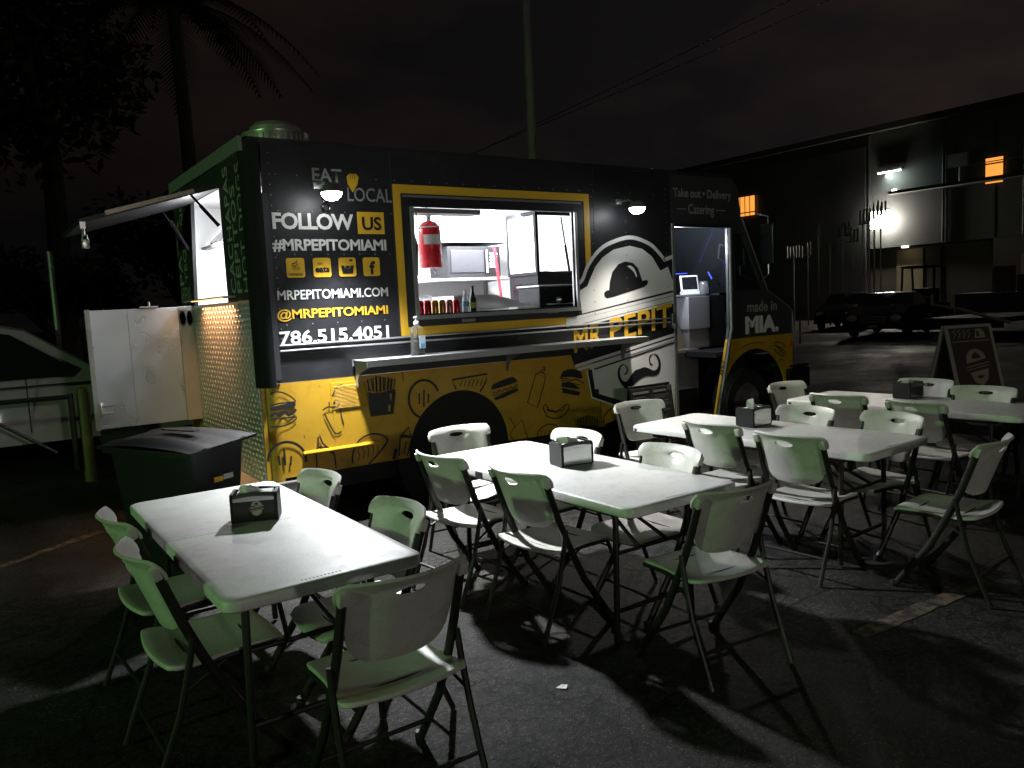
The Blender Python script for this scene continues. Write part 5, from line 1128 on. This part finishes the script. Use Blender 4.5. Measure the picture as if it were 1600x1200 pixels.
SED = [(.0, .30), (-.02, .62), (.12, .92), (.75, .98), (1.25, 1.36), (1.6, 1.44), (2.5, 1.42), (3.25, 1.02), (4.2, .90), (4.45, .72), (4.48, .30)]
def sedan(label, x, y, rz):
    t, wd = car('parked_car', label, (x, y, 0), rz, M_CARP, SED, 1.8)
    for s in (-1, 1):
        mb = MB(); mb.add([(.95, s*.865, 1.0), (3.1, s*.865, 1.0), (2.45, s*.755, 1.37), (1.45, s*.755, 1.37)], [(0, 1, 2, 3)]); mb.build('side_glass', M_GLASS, t, fix=False)
        mb = MB(); mb.lathe([(.0, 0), (.06, 0), (.12, .02), (.13, .06), (.0, .09)], (4.40, s*.66, .66), 14, 'x', 1.3, .8); mb.build('headlight', M_LAMPG, t, True)
        for wx in (.8, 3.6): mb = MB(); mb.lathe([(.05, -.1), (.30, -.1), (.32, 0), (.30, .1), (.05, .1)], (wx, s*.82, .32), 20, 'y'); mb.build('wheel', M_RUB, t, True)
    mb = MB(); mb.add([(2.55, -.70, 1.41), (2.55, .70, 1.41), (3.28, .82, 1.045), (3.28, -.82, 1.045)], [(0, 1, 2, 3)]); mb.build('windscreen', M_GLASS, t, fix=False)
    for k in range(5): mb = MB(); mb.box(4.475, -.40, .50+k*.05, 4.495, .40, .52+k*.05); mb.build('grille_bar', M_ALU, t)
    mb = MB(); mb.box(4.44, -.88, .30, 4.55, .88, .46, .03); mb.build('bumper', M_CARP, t)
    mb = MB(); mb.box(4.555, -.15, .36, 4.56, .15, .43); mb.build('number_plate', M_GREYP, t)
    return t
sedan('dark glossy car facing us in the yard, its grille and headlamps catching light', 28.3, 9.6, math.radians(196))
sedan('dark car parked behind and left of the glossy one, only highlights showing', 32.5, 13.9, math.radians(200))
sedan('dark car in deep shade close to the nose of the truck', 27.5, 14.8, math.radians(185))
# small tractor / cart with cab frame
t = thing('utility_cart', 'dark utility cart with an open roll cage parked before the beige doorway', 'utility cart', (32, 11.0, 0), rz=math.radians(-80))
mb = MB(); mb.box(-.7, -1.3, .35, .7, 1.3, .95, .06); mb.box(-.6, -1.3, .9, .6, -.5, 1.15, .05); mb.build('body', M_CARP, t)
mb = MB()
for x in (-.6, .6): mb.tube([(x, -.5, .95), (x, -.4, 2.35), (x, .7, 2.35), (x, .95, .95)], .045, 6)
mb.tube([(-.6, -.4, 2.35), (.6, -.4, 2.35)], .04, 6); mb.tube([(-.6, .7, 2.35), (.6, .7, 2.35)], .04, 6); mb.build('roll_cage', M_TUBE, t)
mb = MB(); mb.box(-.65, -.5, 2.36, .65, .8, 2.42, .02); mb.build('canopy_roof', M_TUBE, t)
for x in (-.72, .72):
    for y in (-.85, .9): mb = MB(); mb.lathe([(.05, -.12), (.36, -.12), (.38, 0), (.36, .12), (.05, .12)], (x, y, .38), 18, 'x'); mb.build('wheel', M_RUB, t, True)
mb = MB(); mb.box(-.5, .0, .95, .5, .5, 1.15, .05); mb.box(-.5, .5, .95, .5, .6, 1.5, .04); mb.build('bench_seat', M_BP, t)
t = thing('flatbed_trailer', 'low dark trailer whose pale front rail curves down to the right', 'trailer', (25, 5.7, 0))
mb = MB(); a, b = Vector((-.6, 1.0, 1.03)), Vector((-.9, -.9, .60)); mb.tube([a+Vector((0, 0, .3)), a, a.lerp(b, .5)+Vector((0, 0, .05)), b, b+Vector((-.2, -.5, -.1))], .05, 6); mb.build('pale_rail', mat('pale_rail_paint', (.38, .34, .27), .6), t, True)
mb = MB(); mb.box(-.4, -.9, .45, 3.6, 1.4, .60); mb.box(-.4, -.9, .3, -.25, 1.4, .45); mb.build('bed', M_DARKW, t)
for y in (-1.0, 1.5): mb = MB(); mb.lathe([(.05, -.1), (.28, -.1), (.3, 0), (.28, .1), (.05, .1)], (1.5, y, .3), 18, 'y'); mb.build('wheel', M_RUB, t, True)
# spindly yard marker
tag(MB().tube([(21.5, 9.3, 0), (21.4, 9.25, .75)], .03, 6).build('yard_stake', M_WOOD, None, True), 'short pale stake standing at the yard edge right of the truck nose', 'stake')

# ------------------------------------------------------------------ white car, barrier and posts on the left
SUV = [(0, .35), (-.03, .75), (.02, 1.0), (.25, 1.60), (.45, 1.70), (1.4, 1.76), (2.6, 1.74), (2.95, 1.66), (3.70, 1.12), (4.75, .98), (4.95, .80), (5.0, .35)]
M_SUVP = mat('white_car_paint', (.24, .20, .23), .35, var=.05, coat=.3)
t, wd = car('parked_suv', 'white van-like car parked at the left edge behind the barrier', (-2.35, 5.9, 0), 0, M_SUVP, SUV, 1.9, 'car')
for s in (-1, 1):
    mb = MB(); mb.add([(x, s*(.95-.012 if z < 1.1 else .95*(1-.20*(z-.95)/.81))+s*.004, z) for x, z in ((.35, 1.08), (3.30, 1.08), (3.42, 1.16), (2.80, 1.60), (2.6, 1.64), (.55, 1.62))], [(0, 1, 2, 3, 4, 5)]); mb.build('side_glass', M_GLASS, t, fix=False)
    for wx in (.9, 3.95): mb = MB(); mb.lathe([(.05, -.11), (.33, -.11), (.36, 0), (.33, .11), (.05, .11)], (wx, s*.86, .36), 22, 'y'); mb.build('wheel', M_RUB, t, True)
mb = MB(); mb.box(.3, -.965, .98, 3.9, -.948, 1.0); mb.build('door_moulding', M_BP, t)
mb = MB(); mb.box(1.6, -.962, .45, 1.612, -.947, 1.08); mb.box(2.9, -.962, .45, 2.912, -.947, 1.08); mb.build('door_gap', M_BP, t)
M_YPOST = mat('yellow_post_paint', (.10, .085, .02), .6, var=.35, vscale=9, bump=.3, bscale=25)
t = thing('bollard', 'scuffed yellow post at the end of the dark barrier, left of the steel door', 'bollard', (.99, 3.72, 0)); mb = MB(); mb.lathe([(.06, 0), (.058, .95), (.045, 1.0), (.01, 1.02)], (0, 0, 0), 16); mb.build('post_body', M_YPOST, t, True)
t = thing('bollard', 'short yellow post half hidden behind the rubbish bin', 'bollard', (1.14, 1.95, 0)); mb = MB(); mb.lathe([(.085, 0), (.06, .5), (.05, .62), (.01, .64)], (0, 0, 0), 16); mb.build('post_body', M_YPOST, t, True)
t = thing('swing_barrier', 'dark tubular swing barrier with a diagonal brace at the left edge', 'barrier', (.95, 3.68, 0))
mb = MB(); mb.tube([(-.08, 0, .93), (-3.6, .3, .93)], .028, 6); mb.tube([(-.08, 0, .15), (-.08, 0, .96)], .028, 6); mb.build('rail', M_TUBE, t, True)
mb = MB(); mb.tube([(-1.0, .08, .92), (-.25, .02, .35)], .02, 6); mb.tube([(-3.2, .25, .92), (-3.2, .25, .05)], .02, 6); mb.build('brace', M_TUBE, t, True)
tag(MB().tube([(1.15, 7.5, 0), (1.15, 7.5, 2.75)], .04, 8).build('thin_grey_post', M_STEELD, None, True), 'thin grey post beyond the car, left of the open rear awning', 'post')

# ------------------------------------------------------------------ trees
M_LEAF = mat('night_leaf', (.022, .034, .015), .6, var=.5, vscale=2)
M_BARK = mat('bark', (.06, .05, .04), .9, var=.4, vscale=4, bump=.6, bscale=12)
def leafy(x, y, h_, r, nleaf, lab, seed, zsq=.7, cat='tree'):
    random.seed(seed); t = thing('tree' if cat == 'tree' else 'bush', lab, cat, (x, y, 0))
    mb = MB(); mb.tube([(0, 0, 0), (.1, .05, h_*.4), (-.05, .1, h_*.75)], .05*h_**.7, 8, r2=.02*h_**.7)
    cl = []
    for k in range(9):
        a = random.uniform(0, 2*PI); rr = r*random.uniform(.3, .8); c = Vector((rr*math.cos(a), rr*math.sin(a), h_*random.uniform(.5, .9))); cl.append((c, r*random.uniform(.28, .5)))
        mb.tube([(0, .05, h_*.4), c*.6+Vector((0, 0, h_*.2)), c], .03*h_**.5, 5, r2=.01)
    mb.build('trunk', M_BARK, t, True)
    mb = MB()
    for k in range(nleaf):
        c, cr_ = random.choice(cl); d = Vector((random.gauss(0, 1), random.gauss(0, 1), random.gauss(0, 1))).normalized(); p = c+Vector((d.x, d.y, d.z*zsq))*cr_*random.uniform(.55, 1.1)
        u = Vector((random.gauss(0, 1), random.gauss(0, 1), random.gauss(0, .6))).normalized()*random.uniform(.07, .15)*(h_/5)**.4; v = u.cross(Vector((random.gauss(0, 1), random.gauss(0, 1), 1))).normalized()*u.length*.45
        k0 = len(mb.v); mb.v += [tuple(p-u), tuple(p+v), tuple(p+u), tuple(p-v)]; mb.f.append((k0, k0+1, k0+2, k0+3))
    mb.build('crown', M_LEAF, t, fix=False)
leafy(-5.6, 10.5, 4.2, 2.4, 5000, 'dark bushy tree at the far left behind the white car', 1)
leafy(1.6, 12.5, 3.4, 1.7, 4000, 'dark low tree behind the open rear awning', 2)
leafy(2.2, 17.5, 14.5, 7.5, 24000, 'tall dark tree filling the upper left of the sky', 3)
leafy(4.5, 15, 5.2, 2.6, 4000, 'dark tree top just behind the truck roof', 4)
def palm(x, y, h_, lab, seed, fr=22, L=3.2):
    random.seed(seed); t = thing('palm_tree', lab, 'palm tree', (x, y, 0))
    mb = MB(); mb.tube([(0, 0, 0), (.15, 0, h_*.5), (.1, .1, h_)], .2, 10, r2=.13); mb.build('trunk', M_BARK, t, True)
    mb = MB()
    for k in range(fr):
        a = 2*PI*k/fr+random.uniform(-.1, .1); el = random.uniform(.1, 1.2); Lk = L*random.uniform(.8, 1.1); pts = []
        for i in range(10):
            s = i/9; r_ = Lk*s; z = h_+Lk*(math.sin(el)*s-.75*s*s); pts.append(Vector((.1+r_*math.cos(a)*math.cos(el*.6), .1+r_*math.sin(a)*math.cos(el*.6), z)))
        mb.tube(pts, .018, 4, r2=.006)
        for i in range(1, 10):
            for q in (0, .25, .5, .75):
                p = pts[i-1].lerp(pts[i], q); d = (pts[i]-pts[i-1]).normalized(); sd = d.cross(Vector((0, 0, 1))).normalized(); l_ = .75*math.sin(PI*min(.95, (i+q)/10)*.9+.25)
                for s_ in (-1, 1):
                    e = p+(sd*s_*.8+d*.6).normalized()*l_+Vector((0, 0, -.25*l_)); wv = d*.035; k0 = len(mb.v); mb.v += [tuple(p-wv), tuple(p+wv), tuple(e)]; mb.f.append((k0, k0+1, k0+2))
    mb.build('crown', M_LEAF, t, fix=False)
palm(4.4, 13.0, 8.6, 'palm tree with drooping fronds, dim against the sky above the truck', 8)
palm(-1.0, 9.0, 8.5, 'palm tree at the upper left, its fronds nearly lost in the dark', 9)

# ------------------------------------------------------------------ added fixtures for the assumed lights outside the frame
def added_lamp_post(p, h_lab, m, name='added_pole_lamp'):  # pole fixture added to stand for an assumed light
    t = thing(name, h_lab, 'added lamp', (p[0], p[1]+.0, 0)); mb = MB(); mb.tube([(0, .35, 0), (0, .35, p[2]+.25), (0, 0, p[2]+.28)], .05, 8); mb.build('mast', M_STEELD, t, True)
    mb = MB(); mb.box(-.22, -.18, p[2]+.20, .22, .3, p[2]+.27, .02); hd = mb.build('lamp_head', M_STEELD, t); mb = MB(); mb.box(-.16, -.12, p[2]+.185, .16, .2, p[2]+.199); mb.build('lens', m, hd)
added_lamp_post(GREEN, 'added pole lamp out of view for the assumed green light left of the tables', mat('added_green_lens', (.2, 1, .2), .5, emit=12, ecol=(.15, 1, .15), rvar=0))  # pole and glowing lens are invented to carry the assumed green light
added_lamp_post(ASSUMED_FILL, 'added pole lamp out of view for the assumed fill light behind the camera', mat('added_warm_lens', (1, .9, .7), .5, emit=12, rvar=0))  # made-up fixture for the assumed fill light, no such lamp in view
